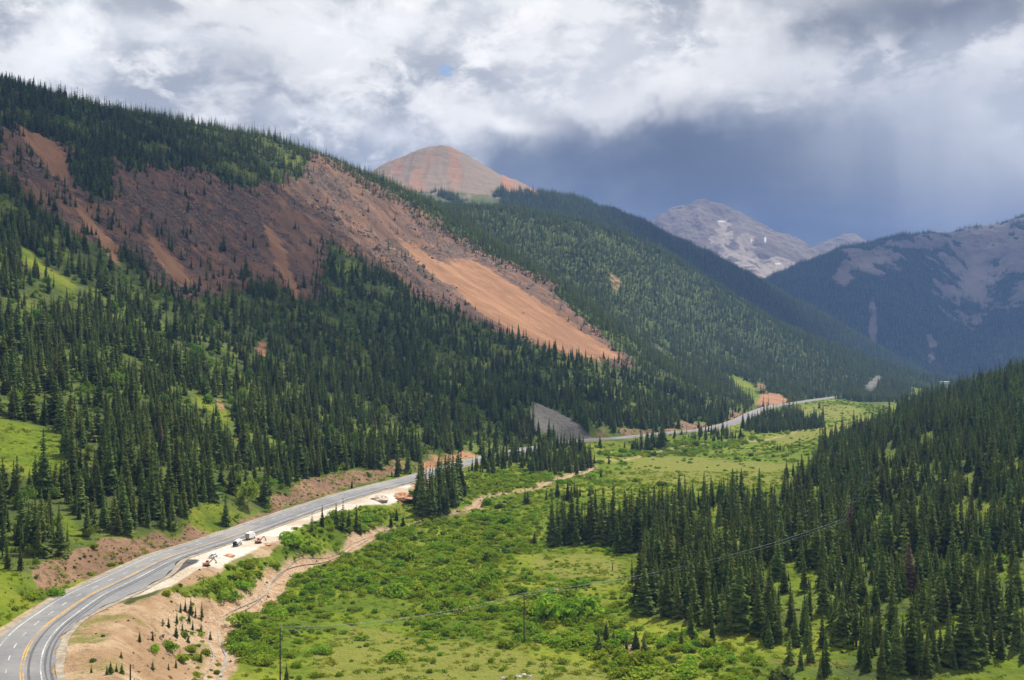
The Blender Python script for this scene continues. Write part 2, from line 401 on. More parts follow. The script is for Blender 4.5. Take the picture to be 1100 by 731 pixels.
Z_DIRT = [[(62, 688), (80, 678), (110, 662), (150, 646), (185, 636), (200, 642), (226, 648), (242, 654), (232, 668), (226, 690), (232, 706), (225, 735), (205, 790), (90, 790), (92, 740), (66, 712)],
          [(216, 606), (245, 590), (290, 580), (306, 570), (304, 586), (262, 606), (235, 612), (200, 616)], [(425, 545), (444, 532), (470, 524), (500, 515), (494, 500), (470, 505), (440, 520)], [(586, 634), (600, 632), (612, 638), (596, 640)], [(654, 697), (680, 694), (700, 697), (680, 703)]]
Z_MEADOW = [[(-40, 800), (0, 690), (24, 675), (70, 640), (120, 612), (180, 585), (150, 604), (100, 612), (40, 632), (0, 600), (-40, 600)],
            [(205, 545), (226, 541), (262, 551), (250, 562), (232, 567), (196, 562)], [(-20, 445), (20, 455), (60, 462), (78, 480), (66, 508), (40, 520), (10, 505), (-20, 510)], [(66, 555), (85, 560), (90, 580), (72, 578)], [(20, 262), (45, 275), (78, 300), (70, 320), (50, 310), (25, 285)],
            [(200, 418), (225, 432), (250, 448), (240, 456), (215, 440)], [(775, 398), (800, 410), (818, 420), (822, 434), (808, 434), (790, 418)], [(940, 487), (958, 480), (962, 492), (944, 506)], [(950, 440), (985, 424), (1000, 428), (970, 448)],
            [(975, 420), (1004, 413), (1012, 421), (990, 428)], [(1040, 718), (1110, 700), (1110, 800), (900, 800), (900, 735), (960, 733)], [(880, 700), (898, 690), (905, 700), (925, 698), (930, 731), (880, 731)]]
Z_VALLEY = [(232, 735), (205, 800), (900, 800), (905, 735), (880, 731), (850, 727), (820, 702), (790, 692), (760, 686), (735, 668), (690, 662), (678, 632), (690, 600), (640, 586), (585, 588), (592, 572), (640, 564), (700, 553), (760, 541), (830, 530),
            (872, 512), (882, 484), (905, 470), (960, 452), (955, 440), (920, 432), (885, 428), (852, 432), (830, 436), (814, 443), (792, 454), (760, 463), (716, 467), (676, 471.5), (629, 475), (560, 488), (502, 499), (451, 515), (392, 532), (337, 549), (300, 572),
            (260, 600), (200, 620), (186, 638), (226, 648), (242, 654)]
Z_DRY = [[(700, 487), (760, 492), (860, 498), (860, 520), (800, 524), (700, 520), (650, 512)], [(850, 437), (885, 432), (925, 437), (918, 450), (880, 451), (850, 447)], [(580, 596), (640, 592), (680, 605), (660, 628), (600, 622), (560, 612)],
         [(330, 690), (400, 672), (520, 690), (660, 720), (640, 760), (430, 760), (330, 730)], [(110, 668), (140, 655), (185, 646), (160, 662), (128, 672)], [(820, 470), (880, 458), (940, 446), (945, 452), (890, 468), (840, 480)]]
Z_TAR = [[(112, 650), (125, 636), (150, 624), (175, 616), (188, 615), (186, 620), (165, 626), (140, 634), (122, 646)]]

bare = zone(Z_BARE).astype(float)
orange = np.zeros(GX.shape)
for q in Z_ORANGE: orange = np.maximum(orange, zone(q, False))
talus = np.zeros(GX.shape)
for q in Z_TALUS: talus = np.maximum(talus, zone(q, False))
def soft(a, k=2, it=2):
    a = a.astype(float)
    for _ in range(it):
        p = np.pad(a, k, mode='edge'); c = np.cumsum(np.cumsum(p, 0), 1); c = np.pad(c, ((1, 0), (1, 0)))
        n = 2 * k + 1; a = (c[n:, n:] - c[:-n, n:] - c[n:, :-n] + c[:-n, :-n]) / n ** 2
    return a
def zsum(L, wob=True):
    r = np.zeros(GX.shape)
    for q in L: r = np.maximum(r, zone(q, wob))
    return r
valley = zone(Z_VALLEY, False).astype(float)
meadow = np.maximum.reduce([zsum(Z_MEADOW), valley]); dry = zsum(Z_DRY) * .85
cutm = zsum(Z_CUT); meadow = np.maximum(meadow, cutm); orange = np.maximum(orange, zsum(Z_CUTRED)); gravel = zsum(Z_GRAVEL, False); dirt = zsum(Z_DIRT); tar = zsum(Z_TAR, False)

# the roadside itself is stripped ground
verge = (rs > 0) & (rd < 15 + 11 * sstep(370, 400, GY) * (1 - sstep(430, 450, GY)) + 3 * fbm(GX / 9, GY / 9, 3, .5, 35))
dirt = np.maximum(dirt, verge & (GY < 432)); gravel = np.maximum(gravel, verge & (GY >= 428) & (GY < 700))
tar = np.maximum(tar, (rs > 0) & (rd < 15) & (GY > 372) & (GY < 440))
dirt = np.maximum(dirt, (rs < 0) & (rd < 13 + 2 * fbm(GX / 9, GY / 9, 3, .5, 36)) & (GY > 300)).astype(float)
# the wash
RIV = [(222, 780, 14), (228, 740, 12), (238, 704, 10), (232, 687, 9), (234, 671, 9), (245, 660, 12), (268, 648, 13), (287, 637, 12), (297, 622, 9), (330, 605, 7), (365, 595, 5), (384, 583, 9), (397, 574.5, 8), (413, 570, 4), (436, 564, 3.5), (470, 555.6, 3.5), (490, 551, 5),
       (510, 546, 8), (517, 538, 9), (533, 531, 7), (571, 526, 5), (591, 517, 11), (612, 512, 9), (630, 504, 14), (634, 497, 8), (650, 494.5, 5), (673, 493.5, 5), (704, 488, 5), (715, 483.6, 7), (740, 479, 3), (780, 475, 4), (818, 473, 7), (850, 466, 3), (870, 460, 3)]
rv = []
for px, py, w in RIV:
    x, y = hit(px, py); rv.append((x, y, w * .54))
RIVER = smooth_line(rv, 500)
vd, vt, vs = polyline_dist(GX, GY, RIVER[::3]); vw = np.interp(vt, np.arange(len(RIVER[::3])), RIVER[::3, 2])
vwob = vd + 3.2 * fbm(GX / 14, GY / 14, 3, .6, 5)
wash = 1 - sstep(vw * .75, vw * 1.05, vwob)
carve = 1 - sstep(vw * .3, vw * 1.3, vd)

# relief
ca, sa = math.cos(VAL), math.sin(VAL)
GU = GX * sa + GY * ca; GV = -GX * ca + GY * sa             # along the valley, up the left slope
near_road = 1 - sstep(RW + 6, RW + 40, rd)
slope_m = (1 - sstep(0, 1, valley)) * (1 - near_road)
wide = sstep(300, 900, GD)
rel = wide * (6 * (ridged(GU / 190, GV / 620, 4, .5, 3) - .75) * sstep(900, 1500, GD) + 3.0 * fbm(GX / 60, GY / 60, 4, .5, 4))
crag = sstep(.05, .45, fbm(GX / 130, GY / 130, 3, .5, 8) + .15)
c46, s46 = math.cos(math.radians(46)), math.sin(math.radians(46)); FU = GX * s46 + GY * c46; FV = -GX * c46 + GY * s46
rel_bare = 6.5 * (ridged(FU / 70, FV / 330, 5, .55, 6) - .7) + crag * 5.0 * (ridged(GX / 30, GY / 30, 4, .65, 7) - .5)
smooth_o = 1 - .85 * soft(orange, 8, 3)
GZ = BASE + slope_m * rel * (1 - .4 * soft(orange, 8, 3)) + bare * rel_bare * smooth_o * wide
GZ += (1 - near_road) * (1 - slope_m) * (.9 * fbm(GX / 30, GY / 30, 4, .55, 9)) - carve * 1.3 * (1 - near_road)
GZ += cutm * (1 - near_road) * 1.0 * ridged(GX / 12, GY / 12, 3, .5, 12)

RIGHTF = zone([(690, 662), (680, 632), (694, 600), (640, 587), (590, 588), (592, 575), (640, 564), (700, 553), (760, 541), (830, 530), (872, 512), (882, 484), (905, 470), (960, 452), (1020, 424), (1110, 395), (1360, 300), (1360, 800), (1110, 712), (1050, 722), (1010, 730), (900, 740), (860, 728), (820, 702), (780, 690), (740, 670)], False).astype(float)
meadow = np.where((RIGHTF > .5) & (valley < .5), sstep(-.25, .1, fbm(GX / 40, GY / 40, 3, .5, 26)), meadow)
slopegrass = np.clip(sstep(-.05, .35, fbm(GX / 70, GY / 70, 4, .55, 10)) * .9, 0, 1) * (1 - bare) * (1 - .72 * sstep(1900, 2500, GD)) * (1 - .3 * sstep(-300, 200, GX) * sstep(1200, 1700, GD))
co = np.stack([GX, GY, GZ], -1).reshape(-1, 3) * S
idx = np.arange(NX * ND).reshape(ND, NX)
faces = np.stack([idx[:-1, :-1], idx[:-1, 1:], idx[1:, 1:], idx[1:, :-1]], -1).reshape(-1, 4)
me = mesh_np('terrain', co, faces, M['terrain'], True, dict(bare=soft(bare), orange=soft(orange, 4, 2), talus=soft(talus), meadow=soft(meadow), dry=soft(dry, 6, 3), cut=soft(cutm), gravel=soft(gravel), dirt=soft(dirt), wash=soft(wash, 1, 1), tar=soft(tar), slopegrass=slopegrass))
tag(link('terrain', me), kind='structure')
GPY = py_of(GZ, GD); GRUN = np.minimum.accumulate(GPY, axis=0)
def ground(x, y): return grid_at(GZ, x, y)

# ------------------------------------------------------------------ far mountains
def far_mesh(name, ctl, prange, drange, res, relief, masks):
    tps = TPS([P(*q) for q in ctl], 0.0003)
    px = np.linspace(*prange, res[0]); dd = np.linspace(*drange, res[1])
    gd, gp = np.meshgrid(dd, px, indexing='ij'); x = (gp - 550) / F * gd
    z0 = tps(x, gd); z = z0 + relief(x, gd, z0)
    py = py_of(z, gd)
    at = {k: np.zeros(x.shape) for k in ('bare', 'orange', 'talus', 'slopegrass', 'snow')}
    masks(at, x, gd, z, gp, py)
    ii = np.arange(x.size).reshape(x.shape)
    fc = np.stack([ii[:-1, :-1], ii[:-1, 1:], ii[1:, 1:], ii[1:, :-1]], -1).reshape(-1, 4)
    m = mesh_np(name, np.stack([x, gd, z], -1).reshape(-1, 3) * S, fc, M['mountain'], True, at)
    tag(link(name, m), kind='structure')
    run = np.minimum.accumulate(py, axis=0)
    return dict(x=x, y=gd, z=z, at=at, gp=gp, py=py, vis=py <= run + 3)

def blob(gp, py, cx, cy, rx, ry, wob): return ((gp - cx) / rx) ** 2 + ((py - cy) / ry) ** 2 + wob < 1
def sblob(gp, py, cx, cy, rx, ry, wob): return np.clip(.5 + .7 * (1 - ((gp - cx) / rx) ** 2 - ((py - cy) / ry) ** 2 - wob), 0, 1)
def red_masks(at, x, y, z, gp, py):
    w = fbm(x / 90, y / 90, 4, .6, 21)
    tl = 590 + 45 * w + .55 * np.clip(gp - 500, 0, 90)
    at['orange'][:] = sstep(0, 25, z - tl + 40 * fbm(x / 60, y / 200, 3, .5, 23)) * sstep(600, 570, gp + 10 * w)
    at['slopegrass'][:] = sstep(-170, -60, z - tl) * sstep(575, 500, gp + 14 * w) * sstep(-.2, .3, fbm(x / 120, y / 120, 3, .5, 22) + .2)
R3 = far_mesh('red_mountain', [(300, 235, 4200), (380, 206, 4350), (410, 188, 4500), (440, 172, 4600), (475, 161, 4700), (510, 173, 4750), (545, 191, 4700), (580, 208, 4600), (620, 217, 4400), (700, 247, 4500), (800, 296, 4700), (900, 349, 4900), (960, 384, 4950), (1010, 410, 5000), (1080, 440, 5100),
    (440, 225, 3750), (500, 240, 3600), (475, 190, 4350), (475, 175, 4530), (520, 215, 4050), (560, 228, 4050), (600, 240, 3950), (700, 285, 4000), (800, 335, 4250), (900, 382, 4500), (960, 407, 4600), (1000, 425, 4700),
    (475, 215, 5500), (600, 260, 5400), (700, 290, 5400), (800, 340, 5500), (900, 400, 5600), (1000, 440, 5600), (380, 250, 5400), (200, 270, 4500), (200, 300, 3600), (300, 270, 3600)],
    (240, 1080), (3550, 5600), (700, 360), lambda x, y, z: 18 * np.exp(-np.hypot(x + 300, y - 4700) / 130) + 12 * ridged(x / 130, y / 900, 3, .45, 31) - 12 + 5 * fbm(x / 70, y / 70, 3, .5, 32), red_masks)

def right_masks(at, x, y, z, gp, py):
    w = fbm(x / 150, y / 150, 4, .6, 41)
    b = np.zeros(x.shape)
    for cx, cy, rx, ry in ((1045, 292, 34, 42), (1078, 268, 50, 24), (1052, 322, 9, 22), (940, 280, 30, 14), (908, 296, 10, 10), (1095, 314, 14, 12), (1060, 250, 80, 15), (985, 262, 30, 6), (1000, 375, 5, 18), (938, 350, 4, 22), (905, 300, 8, 12)):
        b = np.maximum(b, sblob(gp, py, cx, cy, rx, ry, 2.2 * w + .9 * fbm(x / 45, y / 45, 3, .6, 44)))
    at['bare'][:] = b
    at['talus'][:] = np.maximum(sblob(gp, py, 1048, 305, 20, 26, 1.8 * w), sblob(gp, py, 942, 284, 16, 8, 1.5 * w)) * .25
RM = far_mesh('blue_mountain', [(830, 305, 6300), (870, 291, 6500), (900, 281, 6700), (930, 269, 6900), (960, 263, 7000), (1000, 263, 7100), (1030, 258, 7300), (1060, 250, 7400), (1100, 240, 7400), (1200, 215, 7400), (1350, 190, 7400),
    (830, 360, 5800), (900, 335, 6000), (900, 400, 5450), (960, 325, 5950), (960, 290, 6500), (960, 400, 5350), (1000, 285, 6750), (1045, 285, 7000), (1055, 325, 6650), (1030, 360, 6000), (1040, 410, 5250), (1090, 300, 6700), (1100, 330, 6300), (1100, 385, 5400), (1200, 330, 6000), (1200, 400, 5300),
    (1350, 330, 6000), (1350, 400, 5200), (830, 350, 8000), (960, 330, 8500), (1100, 320, 9000), (1350, 300, 9000), (740, 410, 6200), (740, 400, 7600), (820, 420, 5200), (960, 425, 4900), (1100, 425, 4800), (1350, 430, 4700)],
    (740, 1400), (4800, 8600), (620, 420), lambda x, y, z: 42 * ridged(x / 420, y / 800, 5, .5, 42) - 25 + 14 * fbm(x / 130, y / 130, 3, .5, 43), right_masks)

def grey_masks(at, x, y, z, gp, py):
    w = fbm(x / 160, y / 160, 4, .6, 51)
    at['bare'][:] = 1
    at['talus'][:] = np.clip(np.maximum.reduce([blob(gp, py, 838, 292, 30, 13, 1.6 * w), blob(gp, py, 800, 274, 12, 18, 2.2 * w), blob(gp, py, 776, 262, 10, 20, 2.4 * w)]) * .6, 0, 1)
    for cx, cy, rx, ry in ((775, 238, 4.5, .9), (822, 258, 1.1, 3.6), (807, 259, .9, 2), (835.5, 283.5, 3, 1.0), (749, 241, 1.0, .7)):
        at['snow'][:] = np.maximum(at['snow'], .55 * blob(gp, py, cx, cy, rx, ry, .8 * w))
    at['bare'][:] = 2
GM = far_mesh('grey_mountain', [(640, 275, 9000), (700, 240, 9200), (720, 230, 9200), (745, 221, 9300), (765, 220, 9300), (790, 232, 9200), (820, 247, 9000), (850, 260, 8900), (870, 269, 8900), (900, 290, 8800), (950, 330, 8600),
    (700, 290, 8300), (760, 290, 8150), (800, 290, 8000), (760, 250, 8800), (830, 300, 7900), (850, 312, 7500), (700, 340, 7400), (800, 350, 7200), (900, 350, 7400), (700, 290, 10200), (760, 280, 10300), (870, 320, 10000), (600, 330, 9000), (600, 380, 8000), (950, 380, 8000)],
    (600, 960), (7100, 10200), (460, 380), lambda x, y, z: 44 * ridged(x / 380, y / 700, 5, .48, 52) - 30 + 14 * fbm(x / 110, y / 110, 3, .55, 53), grey_masks)
SM = far_mesh('small_mountain', [(870, 270, 10300), (890, 263, 10400), (912, 256, 10500), (935, 266, 10500), (960, 286, 10400), (830, 300, 10200), (912, 290, 9700), (850, 300, 9800), (980, 310, 9700), (912, 300, 11200), (850, 320, 11000), (980, 330, 11000), (800, 340, 10000), (1020, 330, 10400)],
    (800, 1020), (9500, 11300), (220, 140), lambda x, y, z: 40 * ridged(x / 380, y / 600, 4, .5, 62) - 24 + 10 * fbm(x / 110, y / 110, 3, .5, 63), lambda at, x, y, z, gp, py: at['bare'].__setitem__(slice(None), 2))

t = NT('far_valley_floor'); g = t.n('ShaderNodeNewGeometry').outputs['Position']
gm = t.out(t.mix(t.ramp(t.noise(g, .01, 5), .4, .6), (.03, .045, .015), (.06, .075, .025)), .95)
gp_ = mesh_np('ground', np.array([(-7200, -600, -240), (7200, -600, -240), (7200, 12000, -240), (-7200, 12000, -240)]) * S, [(0, 1, 2, 3)], gm, False)
tag(link('ground', gp_), kind='structure')

# ------------------------------------------------------------------ road
def tangents(line):
    t = np.gradient(line[:, :2], axis=0); return t / np.linalg.norm(t, axis=1)[:, None]
RT = tangents(ROAD); RN = np.stack([RT[:, 1], -RT[:, 0]], 1)       # to the right of travel
RL = np.concatenate([[0], np.cumsum(np.linalg.norm(np.diff(ROAD[:, :2], axis=0), axis=1))])
def road_pt(s, off, dz):
    q = np.stack([np.interp(s, RL, ROAD[:, k]) for k in range(3)], -1)
    n = np.stack([np.interp(s, RL, RN[:, k]) for k in range(2)], -1)
    q[..., :2] += n * np.asarray(off)[..., None] if np.ndim(off) else n * off
    q[..., 2] += dz / S
    return q * S
def ribbon(s, o0, o1, dz, ncross=1):
    s = np.asarray(s); offs = np.linspace(0, 1, ncross + 1); co = []
    for f in offs: co.append(road_pt(s, np.asarray(o0) * (1 - f) + np.asarray(o1) * f + np.zeros(len(s)), dz))
    co = np.stack(co, 1); n = len(s); ii = np.arange(n * (ncross + 1)).reshape(n, ncross + 1)
    fc = np.stack([ii[:-1, :-1], ii[:-1, 1:], ii[1:, 1:], ii[1:, :-1]], -1).reshape(-1, 4)
    return co.reshape(-1, 3), fc
def join(parts):
    cs, fs, k = [], [], 0
    for c, f in parts: cs.append(c); fs.append(np.asarray(f) + k); k += len(c)
    return np.vstack(cs), np.vstack(fs)

t = NT('asphalt'); g = t.n('ShaderNodeNewGeometry').outputs['Position']
c = t.mix(t.ramp(t.noise(g, .08, 4), .35, .65), (.150, .150, .155), (.195, .192, .190))
c = t.mix(t.ramp(t.noise(g, .9, 5, .7), .5, .75), c, (.235, .228, .22))
c = t.mix(t.math('MULTIPLY', t.ramp(t.noise(g, .035, 5, .6), .5, .62), .6), c, (.26, .245, .225))
c = t.mix(t.math('MULTIPLY', t.ramp(t.noise(g, .16, 6, .7, 1.5), .60, .63), .55), c, (.10, .10, .102))
asph = t.out(c, .85, spec=.25)
sr = np.arange(0, RL[-1], 3.0)
cap = lambda s: np.where(s < 330, 1.0, 1.0)
lane_l, lane_r = -7.9, 4.6
RWL, RWR = 9.3, 7.2
wob = lambda s, k: .35 * np.sin(s / 23 + k) + .2 * np.sin(s / 7 + 2 * k)
bay = lambda q: .7 * (1 - sstep(100, 240, q)) + 6.0 * sstep(112, 160, q) * (1 - sstep(180, 222, q))
c0, f0 = ribbon(sr, -RWL - .25 * wob(sr, 7), RWR + bay(sr) + 1.0 * wob(sr, 2) + .5 * np.sin(sr / 3.1), .05, 6)
tag(link('road', mesh_np('road', c0, f0, asph, True)), kind='structure')
# wheel tracks and seams worn darker, part of the road's own surface
seal = simple('dark_tar_seal', (.090, .090, .094), .8, var=.3)
c0, f0 = join([ribbon(sr, 5.3 + wob(sr, 1) * .4, 5.9 + wob(sr, 2) * .4, .054), ribbon(sr, 1.3 + wob(sr, 3) * .3, 1.9 + wob(sr, 4) * .3, .054), ribbon(sr[sr < 330], 6.5 + .3 * wob(sr[sr < 330], 3), 7.1 + .3 * wob(sr[sr < 330], 1), .054)])
tag(link('road_tar_seams', mesh_np('road_tar_seams', c0, f0, seal, True)), kind='structure')
sh = NT('gravel_shoulder'); g = sh.n('ShaderNodeNewGeometry').outputs['Position']
shm = sh.out(sh.mix(sh.ramp(sh.noise(g, .5, 5, .7), .4, .62), (.22, .185, .14), (.34, .29, .22)), .95)
c0, f0 = join([ribbon(sr, -RWL - 2.6 - .9 * wob(sr, 0), -RWL, -.06, 2), ribbon(sr, RWR + bay(sr), RWR + bay(sr) + 1.8 + 1.3 * np.abs(wob(sr, 5)), -.06, 2)])
tag(link('road_shoulder', mesh_np('road_shoulder', c0, f0, shm, True)), kind='structure')
def paint(name, col):
    t = NT(name); g = t.n('ShaderNodeNewGeometry').outputs['Position']
    wear = t.ramp(t.math('ADD', t.math('MULTIPLY', t.noise(g, 1.2, 5, .7), .6), t.math('MULTIPLY', t.noise(g, .09, 4), .4)), .42, .58)
    return t.out(t.mix(t.math('MULTIPLY', wear, .85), col, (.19, .187, .183)), .8)
wpaint = paint('white_road_paint', (.56, .56, .53)); ypaint = paint('yellow_road_paint', (.60, .33, .045))
smk = sr[sr < 900]; ymk = sr[sr < 300]
dash = []
for s0 in np.arange(4, 620, 13.0): dash.append(ribbon(np.array([s0, s0 + 2, s0 + 4.6]), -3.85, -3.55, .06))
c0, f0 = join([ribbon(smk, lane_l, lane_l + .34, .06), ribbon(smk, lane_r - .34, lane_r, .06)] + dash)
tag(link('road_markings', mesh_np('road_markings', c0, f0, wpaint, True)), kind='structure')
c0, f0 = join([ribbon(ymk, -.50, -.16, .06), ribbon(ymk, .14, .48, .06)])
tag(link('road_centre_line', mesh_np('road_centre_line', c0, f0, ypaint, True)), kind='structure')

# ------------------------------------------------------------------ stream
t = NT('stream_water'); g = t.n('ShaderNodeNewGeometry').outputs['Position']
wm = t.out(t.mix(t.ramp(t.noise(g, .6, 4), .4, .6), (.26, .235, .20), (.38, .34, .29)), .18, t.noise(g, 2.5, 3), .25, .2, spec=.5)
rl = np.arange(len(RIVER)); RVT = tangents(RIVER); RVN = np.stack([RVT[:, 1], -RVT[:, 0]], 1)
def stream(width, shift, z0):
    c = RIVER[:, :2] + RVN * (shift(rl) * RIVER[:, 2])[:, None]
    w = width * (0.8 + .35 * np.sin(rl / 9.0) + .2 * np.sin(rl / 3.7)) * np.clip(RIVER[:, 2] / 8, .5, 1.3)
    a = c - RVN * w[:, None]; b = c + RVN * w[:, None]
    zz = np.minimum(ground(a[:, 0], a[:, 1]), ground(b[:, 0], b[:, 1])); zc = ground(c[:, 0], c[:, 1])
    zz = np.maximum(zz, zc) + z0
    k = np.ones(5) / 5; zz = np.convolve(np.pad(zz, 2, mode='edge'), k, 'valid')
    co = np.stack([np.column_stack([a, zz]), np.column_stack([b, zz])], 1).reshape(-1, 3) * S
    i = np.arange(len(RIVER) - 1) * 2
    return co, np.stack([i, i + 1, i + 3, i + 2], 1)
c0, f0 = join([stream(.75, lambda r: .28 * np.sin(r / 13.0) + .12 * np.sin(r / 4.1), .2), stream(.4, lambda r: -.30 + .3 * np.sin(r / 9.0 + 2) + .15 * np.sin(r / 3.3), .2)])
tag(link('stream', mesh_np('stream', c0, f0, wm, True)), kind='structure')

# ------------------------------------------------------------------ trees
def spruce(seed, R, layers, nb, low=0.04, fine=1):
    """unit-height spruce: crown of drooping boughs built of folded blades, and a tapered trunk"""
    r = np.random.default_rng(seed); V = []; Fc = []
    lean = r.normal(0, .006, 2)
    for k in range(layers):
        t = low + (1 - low) * (k + r.uniform(-.3, .3)) / layers
        t = min(max(t, low), .985)
        prof = 1.12 * (1 - t) ** 1.02 * (1 if t > .12 else .76 + 2 * t)
        rad = R * prof * r.uniform(.80, 1.16) + .006
        n = max(4, int(nb * (.55 + .45 * (1 - t))))
        a0 = r.uniform(0, 6.28)
        for i in range(n):
            a = a0 + 6.283 * i / n + r.normal(0, .22)
            L = rad * r.uniform(.62, 1.18)
            if r.random() < .07: L *= .45
            w = L * r.uniform(.30, .46) + .004
            droop = L * r.uniform(.25, .60) - .25 * L * t
            z = t + r.uniform(-.010, .010)
            ca, sa = math.cos(a), math.sin(a)
            def pt(u, v, dz): return (lean[0] * z + ca * u - sa * v, lean[1] * z + sa * u + ca * v, max(z + dz, .012))
            b = len(V)
            V += [pt(0, 0, .012), pt(L * .55, w, -droop * .75 - .010), pt(L, r.normal(0, .1) * w, -droop + .012 * r.uniform(0, 1)), pt(L * .55, -w, -droop * .75 - .010), pt(L * .6, 0, -droop * .35 + .006)]
            Fc += [(b, b + 1, b + 4), (b + 1, b + 2, b + 4), (b + 2, b + 3, b + 4), (b + 3, b, b + 4)]
            if fine:                                          # hanging twigs under the bough
                for q in range(fine):
                    u = L * r.uniform(.35, .9); v = r.uniform(-.7, .7) * w; b = len(V); hw = L * .13 + .003
                    dz = -droop * u / L
                    V += [pt(u - hw, v - hw * .5, dz), pt(u + hw, v + hw * .5, dz - .004), pt(u + r.normal(0, .3) * hw, v, dz - L * r.uniform(.18, .34) - .006)]
                    Fc += [(b, b + 1, b + 2)]
    b = len(V); V += [(.010, 0, .93), (-.005, .009, .93), (-.005, -.009, .93), (lean[0], lean[1], 1.0)]
    Fc += [(b, b + 1, b + 3), (b + 1, b + 2, b + 3), (b + 2, b, b + 3)]
    tv, tf = [], []; n = 6
    for j, (zz, rr) in enumerate(((-.04, .017), (.06, .013), (.5, .008), (.93, .002))):
        for i in range(n): tv.append((rr * math.cos(6.283 * i / n) + lean[0] * max(zz, 0), rr * math.sin(6.283 * i / n) + lean[1] * max(zz, 0), zz))
    for j in range(3):
        for i in range(n):
            a, b2 = j * n + i, j * n + (i + 1) % n
            tf += [(a, b2, b2 + n), (a, b2 + n, a + n)]
    return (np.array(V), np.array(Fc)), (np.array(tv), np.array(tf))

def combine(name, crown, trunk, mc):
    co, fc = join([crown, trunk]); mi = np.concatenate([np.zeros(len(crown[1])), np.ones(len(trunk[1]))])
    return mesh_np(name, co, fc, [mc, M['bark']], False, matidx=mi)

NEAR = []
for sd, R, ly, nb in ((1, .125, 30, 11), (2, .105, 32, 10), (3, .145, 28, 12), (4, .115, 34, 10), (5, .135, 26, 11), (6, .095, 30, 9), (7, .120, 30, 10)):
    NEAR.append(spruce(sd, R, ly, nb, low=[.04, .10, .03, .06, .03, .12, .05][sd - 1], fine=2))
NEAR += [spruce(11, .155, 22, 11, low=.02, fine=2), spruce(12, .080, 26, 7, low=.18, fine=2), spruce(13, .14, 18, 7, low=.08, fine=2)]
FARV = [spruce(20 + i, R, 13, 7, fine=0) for i, R in enumerate((.13, .11, .15, .12))]
SPARSE = [spruce(40 + i, R, 15, 6, low=.16, fine=1) for i, R in enumerate((.085, .10))]

def leaf_blob(seed, n, lobes, leaf, rz=1.0, up=0.0):
    """bush of many leaf-clump faces spread through several overlapping lobes, unit radius"""
    r = np.random.default_rng(seed); V = []; Fc = []
    lo = []
    for i in range(lobes):
        a = r.uniform(0, 6.28); q = r.uniform(0, .62) if i else 0
        lo.append((q * math.cos(a), q * math.sin(a), r.uniform(.15, .5) * rz + up, r.uniform(.34, .58)))
    for i in range(n):
        cx, cy, cz, rr = lo[r.integers(lobes)]
        d = r.normal(0, 1, 3); d /= np.linalg.norm(d); d[2] = abs(d[2]) * 1.1 - .35
        q = rr * r.uniform(.55, 1.08)
        c = np.array([cx + d[0] * q, cy + d[1] * q, max(cz + d[2] * q * rz, .02)])
        nrm = d + r.normal(0, .55, 3); nrm /= np.linalg.norm(nrm)
        u = np.cross(nrm, r.normal(0, 1, 3)); u /= np.linalg.norm(u); v = np.cross(nrm, u)
        s = leaf * r.uniform(.6, 1.4); b = len(V)
        V += [c + u * s, c + v * s * .6 + nrm * s * .25, c - u * s * r.uniform(.6, 1), c - v * s * .6 + nrm * s * .25]
        Fc += [(b, b + 1, b + 2), (b, b + 2, b + 3)]
    return np.array(V), np.array(Fc)
WILLOW = [leaf_blob(60 + i, 420, 7, .13, .85) for i in range(5)]
SHRUB = [leaf_blob(70 + i, 260, 5, .15, .8) for i in range(3)]
ASPEN = [leaf_blob(80 + i, 420, 8, .13, 1.5, .7) for i in range(3)]

# ---- where the trees stand
def jitter_grid(x0, x1, y0, y1, step):
    xs = np.arange(x0, x1, step); ys = np.arange(y0, y1, step * .87)
    gx, gy = np.meshgrid(xs, ys); gx = gx + ((np.arange(len(ys)) % 2) * step / 2)[:, None]
    return (gx + rng.uniform(-.42, .42, gx.shape) * step).ravel(), (gy + rng.uniform(-.42, .42, gx.shape) * step).ravel()

leftside = ((rs < 0) | (GD > 2250)).astype(float)
forest_ok = np.maximum(leftside, RIGHTF) * (1 - np.maximum.reduce([bare, meadow * (RIGHTF < .5) + zsum(Z_MEADOW), orange, talus, cutm, gravel, dirt, (rd < RW + 6).astype(float)]))
# open grassy pockets on the left slope
pocket = sstep(.0, .20, fbm(GX / 58, GY / 58, 4, .55, 14) - .03) * (GX < 350) * (GD < 2600)
sparse_zone = zone([(60, 250), (130, 275), (200, 330), (300, 320), (345, 335), (352, 268), (440, 325), (540, 365), (640, 392), (690, 400), (720, 440), (640, 430), (560, 420), (460, 400), (340, 400), (250, 420), (200, 400), (120, 340), (40, 270)]).astype(float)
dens = forest_ok * (1 - .85 * pocket) * (1 - .5 * sparse_zone) * np.clip(.88 + .5 * fbm(GX / 40, GY / 40, 3, .5, 24), .25, 1)
dens = np.where((RIGHTF > .5), dens * np.clip(.98 + .02 * sstep(400, 560, GD) + .5 * fbm(GX / 22, GY / 22, 3, .5, 25), .05, 1), dens)
dens = np.maximum(dens, bare * (1 - orange) * .11 * sstep(-.05, .4, fbm(GX / 90, GY / 90, 3, .5, 15)))
sb = soft(bare, 9, 3)
dens = np.maximum(dens, (bare > .5) * (orange < .4) * (GD < 2100) * (1 - sstep(.45, .92, sb)) * .42)
strip = zone([(-10, 150), (30, 165), (60, 195), (100, 225), (135, 242), (190, 272), (180, 278), (120, 248), (80, 232), (40, 200), (-10, 182)]).astype(float)
dens = np.maximum(dens, strip * .30)
dens = np.maximum(dens, zone([(310, 146), (350, 156), (395, 184), (440, 206), (500, 238), (560, 275), (600, 305), (590, 314), (540, 290), (480, 260), (430, 230), (390, 206), (350, 180), (318, 162)]) * .75)
dens *= (orange < .5)
